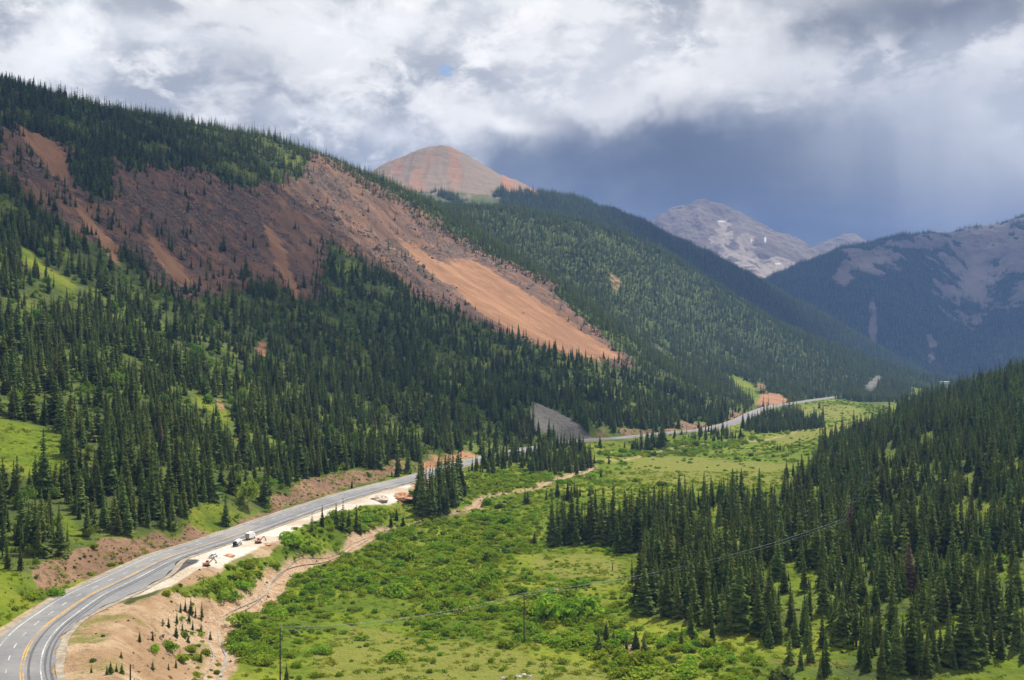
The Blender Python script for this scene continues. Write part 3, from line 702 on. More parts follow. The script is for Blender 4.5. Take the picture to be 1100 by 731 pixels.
clump_zones = [  # groves in the valley, denser
    ([(446, 552), (444, 535), (470, 524), (494, 520), (500, 535), (492, 552), (470, 557), (452, 560)], .95, 1.4),
    ([(500, 508), (520, 498), (548, 490), (562, 492), (548, 505), (520, 512)], .6, .9),
    ([(556, 498), (575, 482), (600, 478), (628, 482), (640, 498), (622, 509), (596, 511), (566, 507)], .85, .75),
    ([(668, 482), (690, 474), (712, 472), (712, 482), (690, 486)], .8, .7), ([(722, 468), (760, 464), (785, 462), (790, 470), (750, 474), (724, 474)], .5, .55),
    ([(796, 462), (820, 446), (846, 439), (860, 441), (862, 452), (884, 452), (886, 460), (850, 464), (820, 466)], .85, .75), ([(750, 469), (790, 465), (800, 472), (760, 476)], .4, .6),
    ([(584, 587), (594, 578), (640, 574), (690, 572), (722, 575), (722, 588), (690, 590), (640, 584)], .95, 1.5),
]
clz = np.zeros(GX.shape); clh = np.ones(GX.shape)
for poly, dn, hs in clump_zones:
    z_ = zone(poly, False); clz = np.maximum(clz, z_ * dn); clh = np.where(z_, hs, clh)
dens = np.maximum(dens, clz * (gravel < .5))

def sample(x, y):
    return grid_at(dens, x, y), grid_at(GRUN, x, y), grid_at(GPY, x, y)
tx, ty = [], []
for y0, y1, st in ((240, 1300, 6.1), (1300, 2400, 6.6), (2400, 4300, 7.6)):
    x, y = jitter_grid(-.72 * y1, .72 * y1, y0, y1, st)
    px = x / y * F + 550
    m = (px > -150) & (px < 1250); x, y = x[m], y[m]
    d, run, py = sample(x, y)
    keep = (rng.random(len(x)) < d) & (py < run + 26 * 1180 / y * 1.0)
    tx.append(x[keep]); ty.append(y[keep])
tx = np.concatenate(tx); ty = np.concatenate(ty)
hn = fbm(tx / 140, ty / 140, 3, .5, 16)
th = 15.5 * rng.lognormal(0, .28, len(tx)) * (1 + .35 * hn) * grid_at(clh, tx, ty)
th = np.where(grid_at(bare, tx, ty) > .5, th * .75, th)
th = np.where(grid_at(RIGHTF, tx, ty) > .5, th * 1.02, th)
th = np.clip(th, 5, 30)
th = np.where(rng.random(len(tx)) < .18, th * .55, th)
# trees one can tell apart: base in the picture and height there in pixels
SINGLE = {
 'small spruces standing in a row in the willows at the lower right': [(643, 703, 28), (651, 695, 29), (659, 694, 18), (663, 694, 15), (673, 700, 20), (683, 697, 24), (692, 700, 21), (699, 702, 8), (707, 700, 12)],
 'dark spruces standing out in the meadow left of the right hand forest': [(679, 630, 33), (687, 656, 40), (692, 660, 60), (716, 655, 56), (727, 659, 48), (742, 687, 46), (732, 697, 24), (705, 642, 45), (765, 690, 30), (700, 600, 22)],
 'spruces scattered on the meadow before the river bend': [(587, 538, 15), (599, 534, 22), (606, 537, 10), (610, 537, 23), (613, 538, 15), (617, 534, 19), (620, 534, 17), (623, 534, 14), (633, 533, 11), (637, 531, 10), (564, 542, 20), (567, 542, 16)],
 'spruces standing between the gravel lot and the stream': [(335, 572, 22), (346, 569, 27), (361, 567, 28), (368, 570, 36), (374.5, 571, 25), (383, 571, 30), (387, 573, 20), (420, 566, 15), (426, 559, 16), (433, 564, 14)],
 'young spruces on the bare dirt beside the highway bend': [(150, 690, 13), (164, 688, 12), (130, 707, 9), (98, 723, 10), (115, 725, 12), (119, 723, 14), (125, 722, 11), (131, 724, 13), (164, 720, 13), (181, 720, 9), (189, 718, 12), (175, 673, 10), (181, 674, 12), (190, 670, 13), (189, 684, 13), (196, 678, 10)],
 'young spruces crowded on the bank left of the stream': [(194, 658, 12), (199, 657, 14), (205, 660, 18), (203, 668, 12), (210, 664, 14), (217, 666, 21), (207, 677, 12), (216, 711, 14), (216, 679, 11), (226, 684, 10), (202, 690, 10), (210, 700, 9)],
 'spruces at the foot of the slope left of the highway': [(8, 612, 32), (22, 613, 30), (37, 604, 13)],
 'spruces standing alone in the far meadow': [(644.5, 481, 14), (654, 499, 11), (645.5, 513, 10), (652, 511, 7), (639, 514, 5), (633, 514, 5), (629, 514, 4), (880, 439, 9), (859, 480, 11), (868, 471, 5), (835, 484, 8), (838, 484, 8), (842, 485, 5), (845, 514, 20), (840, 516, 10), (852, 512, 17), (858, 514, 16)],
 'little spruces dotted over the shrubby meadow': [(574, 587, 17), (619, 634, 9), (593, 632, 6), (565, 625, 8), (601, 632, 8), (304, 652, 14), (667, 641, 5), (308, 731, 20)],
 'spruces standing alone on the scree slope': [(264, 303, 24), (240, 273, 20), (223, 288, 10), (200, 262, 9), (163, 247, 12), (239, 250, 8), (150, 232, 10), (455, 300, 8), (500, 332, 8)],
}
sx, sy, shh, sg = [], [], [], []
for gname, L in SINGLE.items():
    for px, py, hp in L:
        x, y = hit(px, py); sx.append(x); sy.append(y); shh.append(hp / F * y); sg.append(gname)
sx, sy, shh = map(np.array, (sx, sy, shh))
# keep the random ones clear of the explicit ones
for x, y in zip(sx, sy):
    m = (np.hypot(tx - x, ty - y) > 3.0); tx, ty, th = tx[m], ty[m], th[m]
AX = np.concatenate([sx, tx]); AY = np.concatenate([sy, ty]); AH = np.concatenate([shh, th]); NS = len(sx)
AZ = ground(AX, AY)

# ---- how much of each one shows, nearest first, on a coarse picture raster
order = np.argsort(AY); cov = np.zeros((731, 1100), bool); show = np.zeros(len(AX))
for k in order[:9000]:
    px = AX[k] / AY[k] * F + 550; pb = py_of(AZ[k], AY[k]); hp = AH[k] / AY[k] * F
    y0, y1 = int(max(0, pb - hp)), int(min(730, pb))
    if y1 <= y0: continue
    for yy in range(y0, y1):
        w = .115 * (yy - (pb - hp)); a, b = int(max(0, px - w)), int(min(1099, px + w + 1))
        if b > a:
            row = cov[yy, a:b]; show[k] += (~row).sum(); row[:] = True
gridvis = grid_at(GPY, AX, AY) < grid_at(GRUN, AX, AY) + 4
show *= gridvis
pxs = AX / AY * F + 550; pys = py_of(AZ, AY)
show[(pxs < 2) | (pxs > 1098) | (pys - AH / AY * F * .5 > 722)] = 0
top = np.argsort(-show)[:300]; top = top[show[top] > 0]
single_ids = [i for i in range(NS) if i not in set(top.tolist()) and pxs[i] > 0]
# ones that can be told apart come first, then the largest of the rest up to 300
n_single = [i for i in range(NS)]
rest = [i for i in top if i >= NS][:300 - NS]
chosen = n_single + [int(i) for i in rest]
print('trees', len(AX), 'singles', NS, 'chosen', len(chosen))

NEARC = [(mesh_np('spruce_crown', *c, M['needle'], False), mesh_np('spruce_trunk', *tk, M['bark'], False)) for c, tk in NEAR]
DEADC = mesh_np('dead_crown', *NEAR[1][0], M['needle_dead'], False)
def zone_of(i):
    if i < NS: return sg[i]
    px, py = pxs[i], pys[i]
    if grid_at(RIGHTF, AX[i], AY[i]) > .5:
        if py < 600 and px < 735: return 'spruces along the front of the grove jutting into the meadow'
        return 'spruces in the front ranks of the dense right hand forest'
    if AX[i] < ROAD[np.argmin(np.abs(ROAD[:, 1] - AY[i])), 0]: return 'spruces in the forest at the foot of the left slope'
    if 430 < px < 505: return 'spruces of the tight grove between highway and stream'
    return 'spruces along the front of the grove jutting into the meadow' if 570 < px < 760 else 'spruces of the small woods on the valley floor'
zones = {}
for i in chosen: zones.setdefault(zone_of(i), []).append(i)
ORD = ['leftmost', 'second', 'third', 'fourth', 'fifth', 'sixth', 'seventh', 'eighth', 'ninth', 'tenth', 'eleventh', 'twelfth', 'thirteenth', 'fourteenth', 'fifteenth', 'sixteenth', 'seventeenth', 'eighteenth', 'nineteenth', 'twentieth']
WHERE = {
 'small spruces standing in a row in the willows at the lower right': ('small spruce', 'in the row of nine among the lower right willows'),
 'dark spruces standing out in the meadow left of the right hand forest': ('dark spruce', 'of those standing clear of the right hand forest'),
 'spruces scattered on the meadow before the river bend': ('spruce', 'of the loose dozen on the mid valley meadow'),
 'spruces standing between the gravel lot and the stream': ('spruce', 'of those between the pale gravel lot and stream'),
 'young spruces on the bare dirt beside the highway bend': ('young spruce', 'on the bare dirt inside the highway bend'),
 'young spruces crowded on the bank left of the stream': ('young spruce', 'of the crowd left of the dirt wash'),
 'spruces at the foot of the slope left of the highway': ('spruce', 'of the three on the green foot of the left slope'),
 'spruces standing alone in the far meadow': ('distant spruce', 'of those standing alone in the far meadow'),
 'little spruces dotted over the shrubby meadow': ('little spruce', 'of those dotted over the shrubby near meadow'),
 'spruces standing alone on the scree slope': ('lone spruce', 'of those standing on the red scree'),
}
SHARED = {
 'spruces along the front of the grove jutting into the meadow': 'tall dark spruce in the grove that juts left into the meadow',
 'spruces in the front ranks of the dense right hand forest': 'dark spruce in the near ranks of the dense right hand forest',
 'spruces in the forest at the foot of the left slope': 'green spruce in the lower ranks of the left slope forest',
 'spruces of the tight grove between highway and stream': 'tall spruce in the tight grove between highway and stream',
 'spruces of the small woods on the valley floor': 'spruce in the small woods on the far valley floor',
}
def ordinal(k, n):
    if k == 0: return 'leftmost'
    if k == n - 1: return 'rightmost'
    return ORD[k] + ' from the left'
dead_ids = set()
rf = [i for i in rest if grid_at(RIGHTF, AX[i], AY[i]) > .5 and 940 < pxs[i] < 1020 and 520 < pys[i] < 640]
if rf: dead_ids.add(rf[0])
for g_, ids in zones.items():
    ids = sorted(ids, key=lambda i: pxs[i])
    for k_, i in enumerate(ids):
        v = int(rng.integers(len(NEARC)))
        hm = AH[i] * S; wsc = hm * rng.uniform(.82, 1.3) * (1.45 if hm < 7 else 1.2)
        root = empty('spruce_tree', (AX[i] * S, AY[i] * S, AZ[i] * S - .15), rng.uniform(0, 6.28)); root.scale = (wsc, wsc, hm)
        if i in dead_ids: lab = 'dead rusty brown spruce inside the dense right hand forest'
        elif g_ in WHERE: lab = f'{WHERE[g_][0]}, {ordinal(k_, len(ids))} {WHERE[g_][1]}'
        elif k_ == 0: lab = SHARED[g_].replace('spruce in', 'spruce, leftmost in', 1)
        elif k_ == len(ids) - 1: lab = SHARED[g_].replace('spruce in', 'spruce, rightmost in', 1)
        else: lab = SHARED[g_]
        tag(root, lab, 'spruce tree', g_)
        o = link('trunk', NEARC[v][1], root); o2 = link('crown', DEADC if i in dead_ids else NEARC[v][0], root)
others = np.setdiff1d(np.arange(len(AX)), np.array(chosen))

# ---- everything past that: one wood
def scatter(name, pts, scl, rot, var, protos, label=None, cat=None):
    """one object: a cloud of points, each carrying one of the given meshes"""
    col = bpy.data.collections.new(name + '_kinds')
    for k_, m_ in enumerate(protos):
        o = bpy.data.objects.new(f'{name}_kind_{k_:02d}', m_); col.objects.link(o)
    me = bpy.data.meshes.new(name); n = len(pts)
    me.vertices.add(n); me.vertices.foreach_set('co', np.asarray(pts, np.float32).ravel())
    a = me.attributes.new('size', 'FLOAT_VECTOR', 'POINT'); a.data.foreach_set('vector', np.asarray(scl, np.float32).ravel())
    a = me.attributes.new('turn', 'FLOAT_VECTOR', 'POINT'); a.data.foreach_set('vector', np.asarray(rot, np.float32).ravel())
    a = me.attributes.new('kind', 'INT', 'POINT'); a.data.foreach_set('value', np.asarray(var, np.int32))
    me.update()
    o = link(name, me)
    ng = bpy.data.node_groups.new(name, 'GeometryNodeTree')
    ng.interface.new_socket('Geometry', in_out='INPUT', socket_type='NodeSocketGeometry'); ng.interface.new_socket('Geometry', in_out='OUTPUT', socket_type='NodeSocketGeometry')
    N = ng.nodes; gi = N.new('NodeGroupInput'); go = N.new('NodeGroupOutput'); ip = N.new('GeometryNodeInstanceOnPoints'); ci = N.new('GeometryNodeCollectionInfo')
    ci.inputs['Collection'].default_value = col; ci.inputs['Separate Children'].default_value = True; ci.inputs['Reset Children'].default_value = True
    def at(nm, dt):
        q = N.new('GeometryNodeInputNamedAttribute'); q.data_type = dt; q.inputs['Name'].default_value = nm; return q.outputs['Attribute']
    L = ng.links.new
    L(gi.outputs[0], ip.inputs['Points']); L(ci.outputs[0], ip.inputs['Instance']); ip.inputs['Pick Instance'].default_value = True
    L(at('kind', 'INT'), ip.inputs['Instance Index']); L(at('size', 'FLOAT_VECTOR'), ip.inputs['Scale'])
    e2r = N.new('FunctionNodeEulerToRotation'); L(at('turn', 'FLOAT_VECTOR'), e2r.inputs[0]); L(e2r.outputs[0], ip.inputs['Rotation'])
    L(ip.outputs[0], go.inputs[0])
    md = o.modifiers.new('scatter', 'NODES'); md.node_group = ng
    return tag(o, label, cat, kind='stuff')

far_pts = []
def far_trees(Rm, step_px, step_d, cond, h):
    m = Rm['vis'] & cond(Rm)
    ys, xs = np.nonzero(m); n = len(ys)
    if n == 0: return
    x = Rm['x'][ys, xs]; y = Rm['y'][ys, xs]; z = Rm['z'][ys, xs]
    sel = rng.random(n) < step_px
    x, y, z = x[sel], y[sel], z[sel]
    far_pts.append(np.column_stack([x + rng.uniform(-4, 4, len(x)), y + rng.uniform(-3, 3, len(x)), z - 1, h * rng.lognormal(0, .22, len(x))]))
far_trees(R3, .55, 1, lambda R: (R['at']['orange'] < .2) & (R['at']['slopegrass'] < .5), 21)
far_trees(RM, .38, 1, lambda R: (R['at']['bare'] < .5) & (R['at']['orange'] < .1), 24)
far_pts = np.vstack(far_pts)

oX, oY, oH = AX[others], AY[others], AH[others]
isf = oY > 1700
kinds = [combine('spruce_kind', c, tk, M['needle']) for c, tk in NEAR] + [combine('spruce_kind', c, tk, M['needle']) for c, tk in FARV] + [combine('dead_spruce_kind', *NEAR[1], M['needle_dead'])]
var = np.where(isf, len(NEAR) + rng.integers(0, len(FARV), len(oX)), rng.integers(0, len(NEAR), len(oX)))
var = np.where((rng.random(len(oX)) < .003), len(NEAR) + len(FARV), var)
pts = np.column_stack([oX, oY, AZ[others] - .3])
wd = oH * rng.uniform(.78, 1.38, len(oX)) * 1.15
scl = np.column_stack([wd, wd, oH]) * S
pts = np.vstack([pts, far_pts[:, :3]]); fh = far_pts[:, 3]
scl = np.vstack([scl, np.column_stack([fh * 1.25, fh * 1.25, fh]) * S])
var = np.concatenate([var, len(NEAR) + rng.integers(0, len(FARV), len(fh))])
rot = np.zeros((len(pts), 3)); rot[:, 2] = rng.uniform(0, 6.28, len(pts)); rot[:, :2] = rng.normal(0, .028, (len(pts), 2))
scatter('spruce_forest', pts * S, scl, rot, var, kinds, 'dark spruce forest covering both valley sides and the far ridges', 'forest')
print('forest instances', len(pts))

# ------------------------------------------------------------------ willows and shrubs
will = valley * (1 - gravel) * (1 - wash) * (1 - dirt) * (clz < .3) * (rd > RW + 9)
thick = np.maximum.reduce([zone(q) for q in (
    [(190, 640), (215, 618), (260, 605), (285, 590), (310, 574), (352, 558), (400, 548), (425, 552), (398, 568), (380, 580), (330, 598), (292, 615), (280, 636), (240, 646), (205, 645)],
    [(305, 640), (330, 612), (380, 592), (420, 574), (500, 552), (580, 548), (570, 590), (540, 610), (560, 640), (660, 650), (650, 672), (560, 672), (470, 655), (400, 640), (330, 645)],
    [(240, 690), (290, 652), (330, 650), (320, 672), (300, 690), (280, 731), (230, 731)],
    [(540, 672), (640, 665), (740, 690), (800, 700), (850, 731), (660, 735), (640, 712), (560, 690)],
    [(500, 505), (560, 500), (630, 512), (600, 520), (540, 528), (505, 538), (500, 520)], [(640, 485), (700, 474), (800, 468), (800, 480), (700, 492), (650, 492)])]).astype(float)
open_g = np.maximum.reduce([zone(q) for q in Z_DRY]).astype(float)
wn = fbm(GX / 26, GY / 26, 4, .55, 18)
wden = will * np.clip(np.where(thick > .5, .70 + .9 * wn, np.where(open_g > .5, .07 + .26 * wn, .32 + .8 * wn)), 0, 1)
wden = np.maximum(wden, zone([(188, 655), (214, 648), (226, 668), (228, 690), (234, 722), (210, 735), (192, 715), (200, 690)]) * .55)
wden = np.maximum(wden, zone([(215, 618), (262, 604), (300, 590), (318, 600), (292, 618), (270, 632), (240, 648), (210, 646)]) * .75 * (wash < .5))
wden = np.maximum(wden, (RIGHTF > .5) * (GD < 560) * np.clip(.05 + .5 * wn, 0, .4))
for q in ((222, 610), (216, 614), (229, 602), (256, 590), (278, 587), (284, 588)):
    hx, hy = hit(*q); wden = np.where(np.hypot(GX - hx, (GY - hy) * .45) < 7, 0, wden)
bx, by = [], []
for y0, y1, st in ((235, 800, 3.3), (800, 2300, 5.5)):
    x, y = jitter_grid(-.72 * y1, .72 * y1, y0, y1, st)
    px = x / y * F + 550; m = (px > -80) & (px < 1180); x, y = x[m], y[m]
    kp = rng.random(len(x)) < grid_at(wden, x, y); bx.append(x[kp]); by.append(y[kp])
bx = np.concatenate(bx); by = np.concatenate(by)
br = 1.5 * rng.lognormal(0, .40, len(bx)) * np.where(by > 800, 1.2, 1.0) * (1 + .5 * np.clip(grid_at(thick, bx, by), 0, 1))
# shrubs standing alone: picture place and width in pixels
LONE = [(426, 709, 30, 'round willow bush on the open grass at the bottom'), (388, 687, 14, 'dark round bush on open grass right of the pole'), (345, 702, 26, 'broad willow clump behind the left utility pole'), (290, 690, 22, 'willow clump between the wash and left pole'),
        (545, 694, 30, 'long willow clump left of the tall pole foot'), (586, 690, 34, 'broad willow clump right of the tall pole foot'), (512, 682, 18, 'round willow bush in the open grass strip'), (640, 716, 16, 'small round bush beside the row of spruces'), (35, 644, 20, 'round green bush above the highway bend'),
        (59, 640, 22, 'large round bush nearest the highway bend'), (119, 608, 11, 'round bush at the edge of the road cut'), (97, 618, 10, 'bush below the road cut, above highway'), (100, 590, 13, 'bush on the rim of the road cut'), (165, 700, 18, 'bright bush beside young spruces on the dirt'), (183, 698, 24, 'long bush on bare dirt beside the wash'),
        (178, 640, 16, 'bush at the end of the pale gravel patch'), (463, 697, 12, 'little bush between the two utility poles'), (690, 725, 44, 'big willow mass at the bottom edge'), (740, 725, 40, 'big willow mass left of the forest foot'), (320, 690, 14, 'bush just right of the left pole'), (130, 606, 9, 'small bush along the upper road edge'),
        (605, 712, 16, 'low willow bush left of the spruce row'), (16, 655, 14, 'low bush at the left edge above the road')]
lx, ly, lr = [], [], []
for px, py, wpx, lab in LONE:
    x, y = hit(px, py); lx.append(x); ly.append(y); lr.append(wpx / F * y / 2)
for x, y, r_ in zip(lx, ly, lr):
    m = np.hypot(bx - x, by - y) > r_ + .8; bx, by, br = bx[m], by[m], br[m]
WM = [mesh_np('willow_foliage', *w, M['willow'], False) for w in WILLOW]
SMH = [mesh_np('shrub_foliage', *w, M['shrub'], False) for w in SHRUB]
AM = [mesh_np('aspen_foliage', *w, M['aspen'], False) for w in ASPEN]
for (px, py, wpx, lab), x, y, r_ in zip(LONE, lx, ly, lr):
    o = link('willow_bush', WM[int(rng.integers(len(WM)))]); z = float(ground(x, y))
    o.location = (x * S, y * S, z * S - .15); o.rotation_euler = (0, 0, rng.uniform(0, 6.28)); o.scale = (r_ * S * 1.15, r_ * S * 1.15, min(r_, 3.4) * S * 1.1)
    tag(o, lab, 'bush', 'willow bushes standing alone')
bz = ground(bx, by); bpx = bx / by * F + 550; bpy_ = py_of(bz, by)
vis = (bpx > 4) & (bpx < 1096) & (bpy_ < 728) & (bpy_ > 400)
sizepx = br / by * np.where(vis, 1, 0)
bt = np.argsort(-sizepx)[:300 - len(LONE)]
def bush_zone(px, py):
    if px < 300 and py < 650: return ('bright willow bush in the thicket between highway and wash', 'willows between highway and wash')
    if px < 330 and py >= 650: return ('willow bush on the right bank of the dirt wash', 'willows on the bank of the wash')
    if py > 665 and px > 600: return ('willow bush in the lower right thicket below the spruces', 'willows of the lower right thicket')
    if py > 690: return ('low willow bush in the grassy foreground near the poles', 'willows in the foreground grass')
    if px < 560: return ('willow bush in the thicket right of the stream', 'willows right of the stream')
    return ('willow bush in the meadow thicket left of the right hand forest', 'willows of the middle meadow')
for i in bt:
    lab, g_ = bush_zone(bpx[i], bpy_[i])
    o = link('willow_bush', WM[int(rng.integers(len(WM)))])
    o.location = (bx[i] * S, by[i] * S, bz[i] * S - .1); o.rotation_euler = (0, 0, rng.uniform(0, 6.28)); q = br[i] * S * 1.1; o.scale = (q, q, q * rng.uniform(.75, 1.1))
    tag(o, lab, 'bush', g_)
ro = np.setdiff1d(np.arange(len(bx)), bt)
rot = np.zeros((len(ro), 3)); rot[:, 2] = rng.uniform(0, 6.28, len(ro))
q = br[ro] * S * 1.1; scl = np.column_stack([q, q, q * rng.uniform(.6, 1.1, len(ro))])
dk = rng.random(len(ro)) < .09
var = np.where(dk, len(WM) + rng.integers(0, len(SMH), len(ro)), rng.integers(0, len(WM), len(ro)))
scatter('willow_thicket', np.column_stack([bx[ro], by[ro], bz[ro] - .1]) * S, scl, rot, var, WM + SMH, 'bright green willow thicket covering the valley floor', 'willow thicket')
print('willows', len(bx))
def tussock(seed, n):
    r_ = np.random.default_rng(seed); V = []; Fc = []
    for i in range(n):
        a = r_.uniform(0, 6.28); q = r_.uniform(0, 1) ** .5; cx, cy = q * math.cos(a), q * math.sin(a); b_ = len(V); d = r_.uniform(0, 3.14); wv = .22
        V += [(cx - wv * math.cos(d), cy - wv * math.sin(d), 0), (cx + wv * math.cos(d), cy + wv * math.sin(d), 0), (cx + r_.normal(0, .55), cy + r_.normal(0, .55), r_.uniform(.2, .6))]; Fc.append((b_, b_ + 1, b_ + 2))
    return np.array(V), np.array(Fc)
GM_ = leaf_mat('meadow_grass', (.150, .215, .018), (.255, .285, .032), .6, .6, .25)
TU = [mesh_np('grass_tussock', *tussock(90 + i, 26), GM_, False) for i in range(3)]
gden = np.maximum.reduce([(rs < 0) * (1 - cutm) * .4, RIGHTF * .5, meadow * .5, zone(Z_MEADOW[0]) * .6]) * (gravel < .5) * (wash < .4) * (1 - .9 * dirt) * (rd > RW + 5) * np.clip(.55 + .9 * fbm(GX / 16, GY / 40, 3, .55, 27), 0, 1)
x, y = jitter_grid(-480, 520, 245, 900, 2.3); px = x / y * F + 550; m = (px > -40) & (px < 1140); x, y = x[m], y[m]
kp = rng.random(len(x)) < grid_at(gden, x, y); x, y = x[kp], y[kp]; q = .95 * rng.lognormal(0, .35, len(x))
rot = np.zeros((len(x), 3)); rot[:, 2] = rng.uniform(0, 6.28, len(x))
scatter('meadow_grass', np.column_stack([x, y, ground(x, y) - .03]) * S, np.column_stack([q, q, q]) * S, rot, rng.integers(0, 3, len(x)), TU, 'tussocky green and yellow grass of the valley meadow', 'grass')
print('tussocks', len(x))
# low scrub on the road cut and in clearings, aspens between the spruces of the left slope
sden = np.maximum.reduce([cutm * .55, zone(Z_MEADOW[0]) * .14, dirt * .16 * (fbm(GX / 14, GY / 14, 3, .5, 33) > .05), wash * .05, meadow * (1 - valley) * .05, bare * (1 - orange) * .02, orange * .004]) * (rd > RW + 5) * (gravel < .5)
x1, y1 = jitter_grid(-600, 600, 250, 720, 3.0); x2, y2 = jitter_grid(-1200, 900, 720, 2400, 7.0)
x = np.concatenate([x1, x2]); y = np.concatenate([y1, y2])
px = x / y * F + 550; m = (px > -60) & (px < 1160); x, y = x[m], y[m]
kp = rng.random(len(x)) < grid_at(sden, x, y) * np.maximum(sstep(-.3, .3, fbm(x / 20, y / 20, 3, .5, 19) + .05), grid_at(cutm, x, y) * .7); x, y = x[kp], y[kp]
q = .62 * rng.lognormal(0, .4, len(x)) * np.where(y > 720, 2.0, 1.0)
rot = np.zeros((len(x), 3)); rot[:, 2] = rng.uniform(0, 6.28, len(x))
scatter('low_scrub', np.column_stack([x, y, ground(x, y) - .08]) * S, np.column_stack([q, q, q * .9]) * S, rot, rng.integers(0, len(SMH), len(x)), SMH, 'low dark scrub dotting the road cuts and bare slopes', 'scrub')
RKM = []
rock_a = simple('outcrop_rock', (.18, .125, .092), .95, var=.45, scale=1.5); rock_b = simple('russet_rock', (.22, .135, .095), .95, var=.4, scale=1.5)
for i in range(6):
    bm = bmesh.new(); bmesh.ops.create_icosphere(bm, subdivisions=2, radius=1)
    a = np.array([v.co for v in bm.verts]); n_ = fbm(a[:, 0] * 1.1 + i * 7, a[:, 1] * 1.1 + a[:, 2], 3, .6, 5 + i)
    for v, q_ in zip(bm.verts, n_): v.co = v.co * (1 + .9 * q_)
    me = bpy.data.meshes.new('rock'); bm.to_mesh(me); bm.free(); me.materials.append(rock_a if i % 3 else rock_b); RKM.append(me)
rkd = (bare > .5) * (orange < .4) * np.clip(-.06 + 1.2 * fbm(FU / 45, FV / 110, 4, .6, 28), 0, .6)
x, y = jitter_grid(-900, 300, 700, 2500, 5.5); px = x / y * F + 550; m = (px > -40) & (px < 760); x, y = x[m], y[m]
kp = rng.random(len(x)) < grid_at(rkd, x, y); x, y = x[kp], y[kp]; q = 1.15 * rng.lognormal(0, .5, len(x))
x2, y2 = jitter_grid(-260, 120, 240, 760, 1.7); k2 = (grid_at(rd, x2, y2) > RW + 16) & (grid_at(gravel, x2, y2) < .2) & (rng.random(len(x2)) < grid_at(np.maximum(dirt, wash) * np.clip(.10 + .4 * fbm(GX / 12, GY / 12, 3, .5, 29), .02, .5), x2, y2) ) & (np.abs(x2 / y2 * F) < 640)
x = np.concatenate([x, x2[k2]]); y = np.concatenate([y, y2[k2]]); q = np.concatenate([q, .24 * rng.lognormal(0, .45, int(k2.sum()))])
rot = rng.uniform(0, 6.28, (len(x), 3))
scatter('scree_rocks', np.column_stack([x, y, ground(x, y)]) * S, np.column_stack([q * 1.4, q, q * .9]) * S, rot, rng.integers(0, 6, len(x)), RKM, 'loose grey and russet rocks strewn over the scree slope and stream wash', 'scree rocks')
print('rocks', len(x))
aden = np.maximum(pocket * forest_ok * .34, forest_ok * sparse_zone * .10) * (GX < 300)
x, y = jitter_grid(-900, 300, 380, 1700, 6.5); px = x / y * F + 550; m = (px > -40) & (px < 760); x, y = x[m], y[m]
kp = rng.random(len(x)) < grid_at(aden, x, y); x, y = x[kp], y[kp]; q = 2.3 * rng.lognormal(0, .35, len(x))
rot = np.zeros((len(x), 3)); rot[:, 2] = rng.uniform(0, 6.28, len(x))
scatter('aspen_thicket', np.column_stack([x, y, ground(x, y) - .3]) * S, np.column_stack([q, q, q * 1.2]) * S, rot, rng.integers(0, len(AM), len(x)), AM, 'light green aspen scrub between the spruces of the left slope', 'aspen scrub')

# ------------------------------------------------------------------ built things
class MB:
    def __init__(s): s.bm = bmesh.new()
    def box(s, c, d, bev=0.0, rot=None, taper=None):
        r = bmesh.ops.create_cube(s.bm, size=1.0); vs = r['verts']
        for v in vs:
            if taper and v.co.z > 0: v.co.x *= taper[0]; v.co.y *= taper[1]
            v.co = Vector((v.co.x * d[0], v.co.y * d[1], v.co.z * d[2]))
        if bev > 0:
            es = list({e for v in vs for e in v.link_edges})
            b = bmesh.ops.bevel(s.bm, geom=es, offset=bev, segments=2, affect='EDGES'); vs = list({v for f in b['faces'] for v in f.verts} | {v for v in vs if v.is_valid})
        for v in vs:
            if rot: v.co = rot @ v.co
            v.co += Vector(c)
        return s
    def cyl(s, a, b, r0, r1=None, n=12):
        a, b = Vector(a), Vector(b); d = b - a
        m = Matrix.Translation((a + b) / 2) @ d.to_track_quat('Z', 'Y').to_matrix().to_4x4()
        bmesh.ops.create_cone(s.bm, cap_ends=True, segments=n, radius1=r0, radius2=r0 if r1 is None else r1, depth=d.length, matrix=m); return s
    def build(s, name, mat, parent=None):
        me = bpy.data.meshes.new(name); s.bm.normal_update(); s.bm.to_mesh(me); s.bm.free(); me.materials.append(mat)
        return link(name, me, parent)

def wheel(root, x, y, r, w=.28):
    wl = MB().cyl((x, y - w / 2, r), (x, y + w / 2, r), r, n=18).build('wheel', M['dark'], root)
    MB().cyl((x, y - w / 2 - .012, r), (x, y + w / 2 + .012, r), r * .55, n=12).build('rim', M['steel'], wl)
def road_dir(x, y):
    k_ = int(np.argmin(np.hypot(ROAD[:, 0] - x, ROAD[:, 1] - y))); return math.atan2(RT[k_, 1], RT[k_, 0])
def at_ground(px, py):
    x, y = hit(px, py); return (x * S, y * S, float(ground(x, y)) * S)

# white pickup
def pickup(px, py, label):
    p = at_ground(px, py); rz = road_dir(p[0] / S, p[1] / S)
    r = tag(empty('parked_pickup', p, rz), label, 'pickup truck'); r.scale = (.68,) * 3
    MB().box((0, 0, .72), (5.4, 1.9, .62), .10).build('body', M['white'], r)
    cb = MB().box((.35, 0, 1.38), (2.3, 1.75, .72), .08, taper=(.78, .88)).build('cab', M['white'], r)
    MB().box((.35, 0, 1.42), (1.95, 1.80, .36), .03, taper=(.86, .93)).build('window', M['glass'], cb)
    MB().box((-1.75, 0, 1.05), (1.7, 1.55, .06)).build('bed', M['dark'], r)
    MB().box((2.72, 0, .55), (.12, 1.8, .2), .03).build('bumper', M['steel'], r)
    for y_ in (-.7, .7): MB().box((2.70, y_, .88), (.06, .32, .16), .02).build('headlight', M['ceramic'], r)
    for x_ in (1.65, -1.65):
        for y_ in (-.86, .86): wheel(r, x_, y_, .39)
